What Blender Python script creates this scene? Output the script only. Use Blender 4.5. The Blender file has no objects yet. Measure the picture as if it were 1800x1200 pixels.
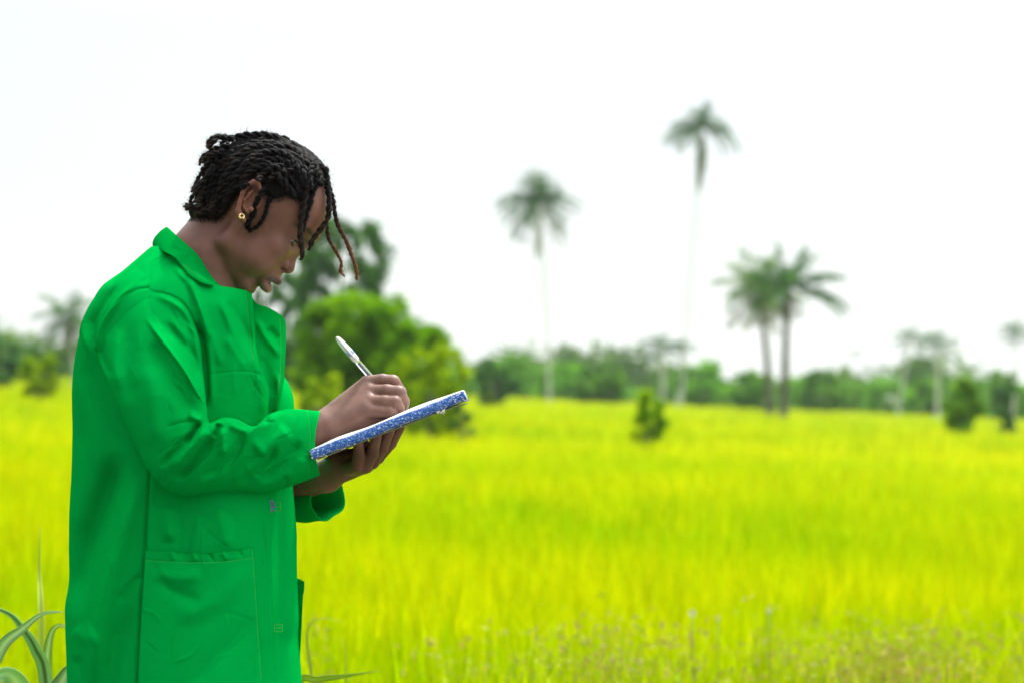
import bpy, bmesh, math, random
import numpy as np
from mathutils import Vector, Matrix

# ------------------------------------------------------------------ camera, world, sun, exposure
R = math.radians
H_CAM = 1.25
FPX = 4250.0                     # focal length in pixels of an 1800 px wide frame
ROLL = R(2.5)
S0 = 74.0 / FPX
OVC = (0.43, 3.0)                # overcast radiance at the horizon and overhead
SUN_EL, SUN_AZ = 60.0, 22.0     # sun behind the subject, azimuth measured from +Y towards +X
rX = np.array([math.cos(ROLL), 0, math.sin(ROLL)])
rZ = np.array([-math.sin(ROLL), 0, math.cos(ROLL)])
rY = np.array([0, 1.0, 0])
CAMP = np.array([0, 0, H_CAM])
FR = np.stack([rX, rY, rZ])      # frame coords (x,y,z) @ FR + CAMP = world

scene = bpy.context.scene
cam_d = bpy.data.cameras.new("camera")
cam = bpy.data.objects.new("camera", cam_d)
scene.collection.objects.link(cam)
cam.matrix_world = Matrix(((rX[0], rZ[0], 0, 0), (rX[1], rZ[1], -1, 0), (rX[2], rZ[2], 0, H_CAM), (0, 0, 0, 1)))
cam_d.sensor_width = 36
cam_d.lens = FPX / 1800 * 36
cam_d.shift_y = 74 / 1800
cam_d.clip_end = 3000
cam_d.clip_start = 0.05
cam_d.dof.use_dof = True
cam_d.dof.focus_distance = 3.62
cam_d.dof.aperture_fstop = 4.5
scene.camera = cam

world = bpy.data.worlds.new("World")
scene.world = world
world.use_nodes = True
wn, wl = world.node_tree.nodes, world.node_tree.links
for n in list(wn): wn.remove(n)
sky = wn.new("ShaderNodeTexSky"); sky.sky_type = 'NISHITA'; sky.sun_disc = False
sky.sun_elevation = R(SUN_EL); sky.sun_rotation = R(SUN_AZ)
sky.air_density = 1.0; sky.dust_density = 1.2; sky.ozone_density = 1.0; sky.altitude = 0
hs = wn.new("ShaderNodeHueSaturation"); hs.inputs['Saturation'].default_value = 0.45; hs.inputs['Value'].default_value = 1.0
bgn = wn.new("ShaderNodeBackground"); bgn.inputs['Strength'].default_value = 0.05
wo = wn.new("ShaderNodeOutputWorld")
wl.new(sky.outputs[0], hs.inputs['Color']); wl.new(hs.outputs[0], bgn.inputs[0])
# thin bright overcast: brightest overhead, a third of that at the horizon, with soft uneven cloud
wtc = wn.new("ShaderNodeTexCoord"); wsep = wn.new("ShaderNodeSeparateXYZ"); wl.new(wtc.outputs['Generated'], wsep.inputs[0])
wmr = wn.new("ShaderNodeMapRange"); wmr.inputs[1].default_value = 0.14; wmr.inputs[2].default_value = 1.0; wmr.inputs[3].default_value = OVC[0]; wmr.inputs[4].default_value = OVC[1]
wl.new(wsep.outputs['Z'], wmr.inputs[0])
wnz = wn.new("ShaderNodeTexNoise"); wnz.inputs['Scale'].default_value = 2.2; wnz.inputs['Detail'].default_value = 4; wl.new(wtc.outputs['Generated'], wnz.inputs['Vector'])
wm2 = wn.new("ShaderNodeMapRange"); wm2.inputs[1].default_value = 0.3; wm2.inputs[2].default_value = 0.7; wm2.inputs[3].default_value = 0.94; wm2.inputs[4].default_value = 1.06
wl.new(wnz.outputs['Fac'], wm2.inputs[0])
wmu = wn.new("ShaderNodeMath"); wmu.operation = 'MULTIPLY'; wl.new(wmr.outputs[0], wmu.inputs[0]); wl.new(wm2.outputs[0], wmu.inputs[1])
# the hazy cloud glows more on the sun's side of the sky
wdp = wn.new("ShaderNodeVectorMath"); wdp.operation = 'DOT_PRODUCT'; wl.new(wtc.outputs['Generated'], wdp.inputs[0])
wdp.inputs[1].default_value = (math.sin(R(SUN_AZ + 26)) * .94, math.cos(R(SUN_AZ + 26)) * .94, .34)
wm3 = wn.new("ShaderNodeMapRange"); wm3.inputs[1].default_value = -0.7; wm3.inputs[2].default_value = 0.9; wm3.inputs[3].default_value = 0.26; wm3.inputs[4].default_value = 1.42
wl.new(wdp.outputs['Value'], wm3.inputs[0])
wmv = wn.new("ShaderNodeMath"); wmv.operation = 'MULTIPLY'; wl.new(wmu.outputs[0], wmv.inputs[0]); wl.new(wm3.outputs[0], wmv.inputs[1]); wmu = wmv
bg2 = wn.new("ShaderNodeBackground"); bg2.inputs['Color'].default_value = (0.94, 0.985, 1.0, 1); wl.new(wmu.outputs[0], bg2.inputs['Strength'])
wad = wn.new("ShaderNodeAddShader"); wl.new(bgn.outputs[0], wad.inputs[0]); wl.new(bg2.outputs[0], wad.inputs[1]); wl.new(wad.outputs[0], wo.inputs[0])

sun_d = bpy.data.lights.new("sun", 'SUN'); sun = bpy.data.objects.new("sun", sun_d)
scene.collection.objects.link(sun)
sun_d.energy = 4.0; sun_d.angle = R(3.0); sun_d.color = (1.0, 0.95, 0.86)
_sd = Vector((math.sin(R(SUN_AZ)) * math.cos(R(SUN_EL)), math.cos(R(SUN_AZ)) * math.cos(R(SUN_EL)), math.sin(R(SUN_EL))))
sun.rotation_euler = _sd.to_track_quat('Z', 'Y').to_euler()
sun.location = (10, 30, 30)

scene.view_settings.view_transform = 'Standard'
scene.view_settings.look = 'None'
scene.view_settings.exposure = 0.3
scene.view_settings.gamma = 1.0
scene.view_settings.use_curve_mapping = False

# ------------------------------------------------------------------ helpers
rng = np.random.default_rng(7)

def PF(px, py, y):
    """pixel of the 1800x1200 frame at depth y -> frame coordinates"""
    px = np.asarray(px, float); py = np.asarray(py, float); y = np.asarray(y, float)
    return np.stack([(px - 900) / FPX * y, y + 0 * px, ((600 - py) / FPX + S0) * y], -1)

def PW(px, py, y):
    return PF(px, py, y) @ FR + CAMP

def F2W(v):
    return np.asarray(v, float) @ FR + CAMP

def link(name, me, mat=None, parent=None):
    o = bpy.data.objects.new(name, me)
    scene.collection.objects.link(o)
    if mat is not None:
        for m in (mat if isinstance(mat, (list, tuple)) else [mat]): me.materials.append(m)
    if parent is not None: o.parent = parent
    return o

def make_mesh(name, verts, faces, smooth=True, fmat=None):
    """faces: (n,k) array or list of arrays"""
    me = bpy.data.meshes.new(name)
    verts = np.asarray(verts, np.float32)
    if isinstance(faces, np.ndarray): faces = [faces]
    faces = [np.asarray(f, np.int32) for f in faces if len(f)]
    nl = sum(f.size for f in faces); nf = sum(len(f) for f in faces)
    me.vertices.add(len(verts)); me.vertices.foreach_set("co", verts.ravel())
    me.loops.add(nl); me.polygons.add(nf)
    me.loops.foreach_set("vertex_index", np.concatenate([f.ravel() for f in faces]))
    starts = []; tot = []; s = 0
    for f in faces:
        k = f.shape[1]
        starts.append(s + np.arange(len(f)) * k); tot.append(np.full(len(f), k)); s += f.size
    me.polygons.foreach_set("loop_start", np.concatenate(starts).astype(np.int32))
    me.polygons.foreach_set("loop_total", np.concatenate(tot).astype(np.int32))
    if fmat is not None: me.polygons.foreach_set("material_index", np.asarray(fmat, np.int32))
    me.polygons.foreach_set("use_smooth", np.full(nf, smooth))
    me.update(calc_edges=True); me.validate()
    return me

def set_col(me, cols, name="Col"):
    a = me.color_attributes.new(name, 'FLOAT_COLOR', 'POINT')
    c = np.ones((len(me.vertices), 4), np.float32); c[:, :cols.shape[1]] = cols
    a.data.foreach_set("color", c.ravel())

def tag(o, label=None, cat=None, group=None, kind=None):
    if label: o["label"] = label
    if cat: o["category"] = cat
    if group: o["group"] = group
    if kind: o["kind"] = kind
    return o

def empty(name, loc, label=None, cat=None, group=None):
    o = bpy.data.objects.new(name, None); o.empty_display_size = 0.1
    scene.collection.objects.link(o); o.location = [float(c) for c in loc]
    return tag(o, label, cat, group)

def smooth(t, a=0.0, b=1.0):
    t = np.clip((t - a) / (b - a), 0, 1); return t * t * (3 - 2 * t)

def catmull(P, n):
    """n samples through the control points P"""
    P = np.asarray(P, float)
    if len(P) == 2: return P[0] + (P[1] - P[0]) * np.linspace(0, 1, n)[:, None]
    Q = np.vstack([2 * P[0] - P[1], P, 2 * P[-1] - P[-2]])
    seg = np.linalg.norm(np.diff(P, axis=0), axis=1) + 1e-9
    cum = np.concatenate([[0], np.cumsum(seg)])
    s = np.linspace(0, cum[-1], n); i = np.clip(np.searchsorted(cum, s, side='right') - 1, 0, len(P) - 2)
    t = ((s - cum[i]) / seg[i])[:, None]
    p0, p1, p2, p3 = Q[i], Q[i + 1], Q[i + 2], Q[i + 3]
    return 0.5 * (2 * p1 + (p2 - p0) * t + (2 * p0 - 5 * p1 + 4 * p2 - p3) * t ** 2 + (3 * p1 - p0 - 3 * p2 + p3) * t ** 3)

def frames(C):
    """parallel transport frames on a polyline"""
    T = np.gradient(C, axis=0); T /= np.linalg.norm(T, axis=1)[:, None] + 1e-12
    N = np.zeros_like(C); a = np.array([0, 1.0, 0]) if abs(T[0][1]) < 0.9 else np.array([1.0, 0, 0])
    n = a - T[0] * a.dot(T[0]); n /= np.linalg.norm(n)
    for i in range(len(C)):
        n = n - T[i] * n.dot(T[i]); n /= np.linalg.norm(n) + 1e-12; N[i] = n
    return T, N, np.cross(T, N)

def tube(C, rad, k=8, cap=True):
    C = np.asarray(C, float); rad = np.broadcast_to(np.asarray(rad, float), (len(C),))
    T, N, B = frames(C); a = np.linspace(0, 2 * np.pi, k, endpoint=False)
    V = C[:, None] + rad[:, None, None] * (np.cos(a)[None, :, None] * N[:, None] + np.sin(a)[None, :, None] * B[:, None])
    V = V.reshape(-1, 3); i = np.arange(len(C) - 1)[:, None] * k; j = np.arange(k)[None]
    f = np.stack([i + j, i + (j + 1) % k, i + k + (j + 1) % k, i + k + j], -1).reshape(-1, 4)
    tri = np.zeros((0, 3), int)
    if cap:
        n = len(V); V = np.vstack([V, C[0], C[-1]]); jj = np.arange(k); e = (len(C) - 1) * k
        tri = np.vstack([np.stack([(jj + 1) % k, jj, np.full(k, n)], -1), np.stack([e + jj, e + (jj + 1) % k, np.full(k, n + 1)], -1)])
    return V, f, tri

class Acc:
    """collects pieces into one mesh"""
    def __init__(s): s.v = []; s.q = []; s.t = []; s.c = []; s.n = 0
    def add(s, V, q=None, t=None, col=None):
        V = np.asarray(V, float)
        if q is not None and len(q): s.q.append(np.asarray(q) + s.n)
        if t is not None and len(t): s.t.append(np.asarray(t) + s.n)
        s.v.append(V); s.n += len(V)
        if col is not None: s.c.append(np.broadcast_to(np.asarray(col, float), (len(V), 3)))
    def mesh(s, name, smooth=True):
        fs = []
        if s.q: fs.append(np.vstack(s.q))
        if s.t: fs.append(np.vstack(s.t))
        me = make_mesh(name, np.vstack(s.v), fs, smooth)
        if s.c: set_col(me, np.vstack(s.c))
        return me

def nmat(name):
    m = bpy.data.materials.new(name); m.use_nodes = True
    nt = m.node_tree; p = nt.nodes['Principled BSDF']
    return m, nt, p

def leaf_mat(name, hue=0.0, transl=0.45, rough=0.6, tcol=(1.15, 1.15, 0.6), attr="Col", spec=0.25):
    m, nt, p = nmat(name); N, L = nt.nodes, nt.links
    a = N.new("ShaderNodeAttribute"); a.attribute_name = attr
    L.new(a.outputs['Color'], p.inputs['Base Color']); p.inputs['Roughness'].default_value = rough
    p.inputs['Specular IOR Level'].default_value = spec
    tr = N.new("ShaderNodeBsdfTranslucent"); mul = N.new("ShaderNodeMix"); mul.data_type = 'RGBA'; mul.blend_type = 'MULTIPLY'
    mul.inputs[0].default_value = 1.0; L.new(a.outputs['Color'], mul.inputs[6]); mul.inputs[7].default_value = (*tcol, 1)
    L.new(mul.outputs[2], tr.inputs['Color'])
    mx = N.new("ShaderNodeMixShader"); mx.inputs[0].default_value = transl
    L.new(p.outputs[0], mx.inputs[1]); L.new(tr.outputs[0], mx.inputs[2])
    L.new(mx.outputs[0], N['Material Output'].inputs['Surface'])
    return m

# ------------------------------------------------------------------ ground
m_ground, nt, p = nmat("field_soil")
nz = nt.nodes.new("ShaderNodeTexNoise"); nz.inputs['Scale'].default_value = 0.6; nz.inputs['Detail'].default_value = 6
tc = nt.nodes.new("ShaderNodeTexCoord"); nt.links.new(tc.outputs['Object'], nz.inputs['Vector'])
cr = nt.nodes.new("ShaderNodeValToRGB"); nt.links.new(nz.outputs['Fac'], cr.inputs[0])
cr.color_ramp.elements[0].position = 0.35; cr.color_ramp.elements[0].color = (0.16, 0.22, 0.012, 1)
cr.color_ramp.elements[1].position = 0.65; cr.color_ramp.elements[1].color = (0.26, 0.32, 0.015, 1)
nt.links.new(cr.outputs[0], p.inputs['Base Color']); p.inputs['Roughness'].default_value = 0.9
def vn0(x, y): return np.sin(x * 2.1 + np.cos(y * 1.7)) * np.cos(y * 2.6)
gx = np.concatenate([-np.geomspace(1200, 2, 30), np.geomspace(2, 1200, 30)]); gy = np.concatenate([[-60, -20, -5], np.geomspace(1, 2500, 60)])
GX, GY = np.meshgrid(gx, gy); GZ = 0.02 * np.sin(GX * 1.3) * np.cos(GY * 0.9)
V = np.stack([GX, GY, GZ], -1).reshape(-1, 3)
i = np.arange(len(gy) - 1)[:, None] * len(gx) + np.arange(len(gx) - 1)[None]
f = np.stack([i, i + 1, i + 1 + len(gx), i + len(gx)], -1).reshape(-1, 4)
bounce_bank = np.array([[x, y] for y in np.linspace(-30, 4.35, 60) for x in np.linspace(-40, 40, 120)])  # unseen earth strip, added so neutral light bounces up at the figure
bz = 0.012 + 0.01 * vn0(bounce_bank[:, 0], bounce_bank[:, 1]) + 0.02
m_bounce, nt2, p2 = nmat("bounce_earth"); nz = nt2.nodes.new("ShaderNodeTexNoise"); nz.inputs['Scale'].default_value = 4; nz.inputs['Detail'].default_value = 9
cr = nt2.nodes.new("ShaderNodeValToRGB"); nt2.links.new(nz.outputs['Fac'], cr.inputs[0]); cr.color_ramp.elements[0].color = (0.09, 0.07, 0.05, 1); cr.color_ramp.elements[1].color = (0.17, 0.14, 0.11, 1)
nt2.links.new(cr.outputs[0], p2.inputs['Base Color']); p2.inputs['Roughness'].default_value = .95
i2 = np.arange(59)[:, None] * 120 + np.arange(119)[None]; f2 = np.stack([i2, i2 + 1, i2 + 121, i2 + 120], -1).reshape(-1, 4)
tag(link("bounce_path", make_mesh("bounce_path", np.column_stack([bounce_bank, bz]), f2), m_bounce), kind="structure")
tag(link("ground", make_mesh("ground", V, f), m_ground), kind="structure")

# ------------------------------------------------------------------ rice field
def blades(n, base, h, w, lean, az, cols, segs=4, droop=None):
    """curved tapering blades, all as one array"""
    t = np.linspace(0, 1, segs + 1)[None, :, None]
    d = np.stack([np.cos(az), np.sin(az), 0 * az], -1)[:, None, :]
    s = np.stack([-np.sin(az), np.cos(az), 0 * az], -1)[:, None, :]
    dr = (0.35 if droop is None else droop)
    if np.ndim(dr): dr = dr[:, None, None]
    hh = h[:, None, None]; ll = lean[:, None, None]
    C = base[:, None, :] + d * (hh * ll * t ** 1.8) + np.array([0, 0, 1.0]) * hh * (t - dr * ll * t ** 3)
    wd = (w[:, None, None] * (1 - t ** 2.2) * (0.55 + 0.45 * np.sin(np.pi * np.clip(t * 1.1, 0, 1)))) * 0.5 + 0.0004
    V = np.stack([C - s * wd, C + s * wd], 2)            # n, segs+1, 2, 3
    k = (segs + 1) * 2
    q0 = np.arange(segs) * 2
    q = np.stack([q0, q0 + 1, q0 + 3, q0 + 2], -1)[None] + (np.arange(n) * k)[:, None, None]
    col = np.repeat(cols, k, axis=0)
    tt = np.broadcast_to(np.repeat(np.linspace(0, 1, segs + 1), 2)[None], (n, k)).reshape(-1, 1)
    return V.reshape(-1, 3), q.reshape(-1, 4), col, tt

def vnoise(x, y, seed=0, s=1.0):
    """cheap smooth value noise 0..1"""
    r = np.random.default_rng(seed).random((257, 257)); x = x / s; y = y / s
    xi = np.floor(x).astype(int); yi = np.floor(y).astype(int); fx = x - xi; fy = y - yi
    fx = fx * fx * (3 - 2 * fx); fy = fy * fy * (3 - 2 * fy)
    g = lambda a, b: r[a % 257, b % 257]
    return (g(xi, yi) * (1 - fx) + g(xi + 1, yi) * fx) * (1 - fy) + (g(xi, yi + 1) * (1 - fx) + g(xi + 1, yi + 1) * fx) * fy

m_rice = leaf_mat("rice_leaf", transl=0.55, rough=0.55, tcol=(1.25, 1.2, 0.0), spec=0.0)
def rice_band(y0, y1, n, h, w, nb, power):
    u = rng.random(n)
    Y = (y0 ** (1 - power) + u * (y1 ** (1 - power) - y0 ** (1 - power))) ** (1 / (1 - power)) if power != 1 else y0 * (y1 / y0) ** u
    X = (rng.random(n) * 2 - 1) * (0.30 * Y + 2.2) + 0.0
    hv = 0.75 + 0.25 * vnoise(X, Y, 1, 1.1) + 0.12 * vnoise(X, Y, 4, 0.35)
    c0 = vnoise(X, Y, 2, 2.3) * 0.6 + vnoise(X, Y, 3, 0.6) * 0.4
    b = np.repeat(np.stack([X, Y, 0 * X], -1), nb, 0); m = len(b)
    sp = 0.05 + 0.012 * w / 0.008
    b[:, :2] += rng.normal(0, sp, (m, 2))
    hh = np.repeat(h * hv, nb) * rng.uniform(0.72, 1.12, m)
    c = (np.repeat(c0, nb)[:, None] - .5) * 1.0 + .56 + rng.normal(0, 0.16, (m, 1)); c = np.clip(c, 0, 1)
    col = (1 - c) * np.array([0.16, 0.35, 0.0]) + c * np.array([0.50, 0.51, 0.0])
    col *= rng.uniform(0.8, 1.12, (m, 1))
    return blades(m, b, hh, np.full(m, w) * rng.uniform(0.6, 1.3, m), rng.uniform(0.05, 0.6, m), rng.random(m) * 6.283, col)
VV, QQ, CC = [], [], []; off = 0
for args in ((4.6, 14, 9500, 0.54, 0.011, 9, 0.6), (14, 45, 11500, 0.52, 0.018, 9, 1.2), (45, 185, 18000, 0.54, 0.07, 7, 1.4), (4.7, 8.0, 900, 0.68, 0.008, 5, 0.3)):
    v, q, c, tt = rice_band(*args)
    VV.append(v); QQ.append(q + off); CC.append(c); off += len(v)
me = make_mesh("rice_grass", np.vstack(VV), np.vstack(QQ)); set_col(me, np.vstack(CC))
tag(link("rice_grass", me, m_rice), "bright yellow green rice crop filling the whole field", "rice", kind="stuff")

# brownish flowering weeds in front of the rice, and dry stalks
m_weed = leaf_mat("weed_leaf", transl=0.35, rough=0.8, tcol=(1.1, 1.0, 0.7))
def weed_patch():
    VV, QQ, CC = [], [], []; off = 0; n = 0
    for cx, cy, s, k in [(1.10, 7.3, 0.16, 75), (1.35, 7.4, 0.14, 22), (1.78, 7.5, 0.22, 36), (0.28, 6.9, 0.17, 42), (0.0, 6.6, 0.2, 16), (0.62, 7.0, 0.28, 18), (-0.5, 6.4, 0.3, 5)]:
        bx = rng.normal(cx, s * 0.55, k); by = rng.normal(cy, 0.28, k)
        hh = rng.uniform(0.40, 0.57, k)
        base = np.stack([bx, by, 0 * bx], -1)
        az = rng.random(k) * 6.283; lean = rng.uniform(0, 0.3, k)
        v, q, c, _ = blades(k, base, hh, np.full(k, 0.005), lean, az, np.tile([[0.16, 0.12, 0.05]], (k, 1)))
        VV.append(v); QQ.append(q + off); CC.append(c); off += len(v)
        tips = base + np.stack([np.cos(az) * hh * lean, np.sin(az) * hh * lean, hh * (1 - .35 * lean)], -1)
        m = 26   # little seed heads and leaflets round each tip
        T = np.repeat(tips, m, 0) + rng.normal(0, 1, (k * m, 3)) * np.array([0.045, 0.045, 0.05]) - np.array([0, 0, 0.03])
        a = rng.normal(0, 1, (k * m, 3)); a /= np.linalg.norm(a, axis=1)[:, None]
        b = np.cross(a, rng.normal(0, 1, (k * m, 3))); b /= np.linalg.norm(b, axis=1)[:, None]
        sz = rng.uniform(0.005, 0.015, (k * m, 1))
        V = np.stack([T - a * sz, T - b * sz * .5, T + a * sz, T + b * sz * .5], 1).reshape(-1, 3)
        q = np.arange(k * m * 4).reshape(-1, 4)
        cc = np.repeat(np.array([[0.34, 0.35, 0.02], [0.36, 0.32, 0.06], [0.24, 0.34, 0.01], [0.30, 0.25, 0.08]])[rng.integers(0, 4, k * m)], 4, 0)
        VV.append(V); QQ.append(q + off); CC.append(cc); off += len(V)
    me = make_mesh("dry_weeds", np.vstack(VV), np.vstack(QQ)); set_col(me, np.vstack(CC)); return me
tag(link("dry_weeds", weed_patch(), m_weed), "brownish seeding weeds along the near edge of the rice", "weeds", kind="stuff")

# white field flowers among the weeds (each one countable)
m_petal, _, p = nmat("white_petal"); p.inputs['Base Color'].default_value = (0.8, 0.8, 0.78, 1); p.inputs['Roughness'].default_value = 0.6
m_stem, _, p = nmat("flower_stem"); p.inputs['Base Color'].default_value = (0.10, 0.18, 0.02, 1)
m_eye_y, _, p = nmat("flower_centre"); p.inputs['Base Color'].default_value = (0.6, 0.45, 0.05, 1)
def flower(px, py, Y, label, s=0.011):
    top = PW(px, py, Y); base = np.array([top[0], top[1], 0.0])
    e = empty("white_flower", base, label, "flower", "small white field flowers among the weeds")
    A = Acc(); A.add(*tube(catmull([(0, 0, 0), (0.01, 0, top[2] * .5), (0, 0, top[2])], 8), 0.0015, 5)); link("stem", A.mesh("stem"), m_stem, e)
    A = Acc()
    for k in range(6):
        a = k * 1.047; d = np.array([math.cos(a), -0.6, math.sin(a)]); d2 = np.array([-math.sin(a), 0, math.cos(a)])
        c = np.array([0, 0, top[2]])
        A.add([c, c + d * s * .6 + d2 * s * .35, c + d * s, c + d * s * .6 - d2 * s * .35], q=[[0, 1, 2, 3]])
    link("petals", A.mesh("petals"), m_petal, e)
    A = Acc(); A.add(*tube([(0, -0.004, top[2]), (0, -0.007, top[2])], [0.004, 0.003], 8)); link("flower_centre", A.mesh("flower_centre"), m_eye_y, e)
flower(1217, 1076, 6.9, "single small white flower left of the others, above the weeds")
flower(1352, 1072, 7.2, "small white flower on its own just left of the brown weed clump", 0.009)
flower(1262, 1085, 7.0, "smallest white flower, low between the two others", 0.007)

# ------------------------------------------------------------------ trees and palms
m_pale, _, p = nmat('pale_palm_bark'); p.inputs['Base Color'].default_value = (.42, .44, .42, 1); p.inputs['Roughness'].default_value = .9
m_bark, nt, p = nmat("bark")
nz = nt.nodes.new("ShaderNodeTexNoise"); nz.inputs['Scale'].default_value = 3; nz.inputs['Detail'].default_value = 8
cr = nt.nodes.new("ShaderNodeValToRGB"); nt.links.new(nz.outputs['Fac'], cr.inputs[0])
cr.color_ramp.elements[0].color = (0.045, 0.05, 0.035, 1); cr.color_ramp.elements[1].color = (0.13, 0.13, 0.09, 1)
nt.links.new(cr.outputs[0], p.inputs['Base Color']); p.inputs['Roughness'].default_value = 0.9
m_leaf = leaf_mat("tree_leaf", transl=0.5, rough=0.6, tcol=(1.3, 1.25, 0.4), spec=0.08)
m_frond = leaf_mat("palm_frond", transl=0.3, rough=0.45, tcol=(1.2, 1.2, 0.5))

def leaf_cloud(centres, radii, n, size, cols, seed=0, up=0.25):
    """leaf quads over several overlapping clumps, denser near their shells"""
    r = np.random.default_rng(seed)
    centres = np.asarray(centres, float); radii = np.asarray(radii, float)
    wts = (radii ** 2); wts = wts.prod(axis=1) ** (1 / 3.) if radii.ndim == 2 else wts
    idx = r.choice(len(centres), n, p=wts / wts.sum())
    d = r.normal(0, 1, (n, 3)); d /= np.linalg.norm(d, axis=1)[:, None]
    rad = r.beta(4, 1.4, (n, 1)) * (1 + 0.18 * r.normal(0, 1, (n, 1)))
    P = centres[idx] + d * rad * (radii[idx] if radii.ndim == 2 else radii[idx][:, None])
    a = r.normal(0, 1, (n, 3)) + np.array([0, 0, -0.3]); a /= np.linalg.norm(a, axis=1)[:, None]
    b = np.cross(a, r.normal(0, 1, (n, 3)) + np.array([0, 0, up * 3])); b /= np.linalg.norm(b, axis=1)[:, None]
    s = size * r.uniform(0.6, 1.4, (n, 1))
    V = np.stack([P - a * s, P - b * s * .45, P + a * s, P + b * s * .45], 1).reshape(-1, 3)
    lt = r.random((len(centres), 1))[idx]; t = np.clip(lt * .75 + r.random((n, 1)) * .35, 0, 1); c = cols[0] * (1 - t) + cols[1] * t
    return V, np.arange(n * 4).reshape(-1, 4), np.repeat(c, 4, 0)

def tree(name, px, base_py, Y, top_py, halfw_px, label, cat="tree", group=None, cols=None, n=3000, lobes=14, seed=0, trunk=True, flat=0.8, crown_low=0.15, size=None, gap=0.0, leaf=None, lk=1.0, box=2.4):
    r = np.random.default_rng(seed + 100)
    if name == 'shrub': box = 6
    base = PW(px, base_py, Y); base[2] = 0
    top = PW(px, top_py, Y); hgt = max(top[2], 0.6); hw = halfw_px / FPX * Y
    e = empty(name, base, label, cat, group)
    c0 = hgt * (crown_low + 1) / 2; ch = hgt * (1 - crown_low) / 2
    cen, rad = [], []
    for k in range(lobes):
        u = -1 + 2 * (k + .5) / lobes; th = k * 2.4 + r.uniform(-.6, .6); q = r.uniform(0.35 + gap, 0.80)
        s = math.sqrt(max(0, 1 - abs(u) ** box * .75))
        cen.append([math.cos(th) * s * hw * q, math.sin(th) * s * hw * q, c0 + u * ch * .84])
        rr = r.uniform(0.16, 0.34) * (1 - gap * .5) * lk; rad.append([hw * rr, hw * rr, min(hw, ch) * rr * 1.0])
    A = Acc()
    tr = 0.035 * hgt + 0.05
    tp = [(0, 0, 0), (0.04 * hw, 0, c0 * .5), (-0.03 * hw, 0, c0)]
    A.add(*tube(catmull(tp, 10), np.linspace(tr, tr * .4, 10), 8))
    for k in range(min(lobes, 9)):
        s0 = np.array([0, 0, c0 * r.uniform(0.35, 0.9)])
        mid = (s0 + np.array(cen[k])) / 2 + np.array([0, 0, 0.06 * hgt])
        A.add(*tube(catmull([s0, mid, cen[k]], 8), np.linspace(tr * .4, tr * .08, 8), 6))
    link("trunk", A.mesh("trunk"), m_bark, e)
    cols = cols or (np.array([0.03, 0.09, 0.015]), np.array([0.09, 0.17, 0.02]))
    V, q, c = leaf_cloud(cen, rad, n, size or hw * .055, (np.array(cols[0]), np.array(cols[1])), seed)
    me = make_mesh("crown", V, q, smooth=False); set_col(me, c)
    link("crown", me, leaf or m_leaf, e)
    return e

def frond(A, base, az, el, L, droop, wid, col, r, nl=34):
    """feather leaf: arching midrib with hanging leaflets"""
    t = np.linspace(0, 1, 14)
    d = np.array([math.cos(az), math.sin(az), 0]); 
    ang = el - droop * t ** 1.3
    step = L / 13
    P = np.zeros((14, 3)); P[0] = base
    for i in range(1, 14): P[i] = P[i - 1] + step * (d * math.cos(ang[i]) + np.array([0, 0, math.sin(ang[i])]))
    v, q, tr = tube(P, np.linspace(0.05, 0.012, 14) * L / 3.2, 4); A.add(v, q, tr, col * 0.9)
    tl = np.linspace(0.14, 1, nl)
    C = np.stack([np.interp(tl, t, P[:, k]) for k in range(3)], -1)
    T = np.stack([np.interp(tl, t, np.gradient(P[:, k])) for k in range(3)], -1); T /= np.linalg.norm(T, axis=1)[:, None]
    side0 = np.array([-math.sin(az), math.cos(az), 0]); nrm_ = np.cross(T, side0)
    tw = r.uniform(-1.0, 1.0, nl)[:, None]; side = side0 * np.cos(tw) + nrm_ * np.sin(tw)
    for sg in (-1, 1):
        ll = wid * (np.sin(np.pi * np.clip(tl * .93 + .06, 0, 1)) ** 0.6) * r.uniform(0.8, 1.15, nl)
        hang = r.uniform(0.15, 0.8, nl)[:, None]
        dl = T * 0.55 + sg * side * 0.9 - np.array([0, 0, 1.0]) * hang; dl /= np.linalg.norm(dl, axis=1)[:, None]
        w = 0.055 * L / 3.2 * T
        tip = C + dl * ll[:, None]; mid = C + dl * ll[:, None] * .5 + np.array([0, 0, .05 * wid])
        V = np.stack([C - w * .6, mid - w, tip, mid + w], 1).reshape(-1, 3)
        A.add(V, np.arange(nl * 4).reshape(-1, 4), None, np.repeat(col * r.uniform(0.8, 1.2, (nl, 1)), 4, 0))

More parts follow.
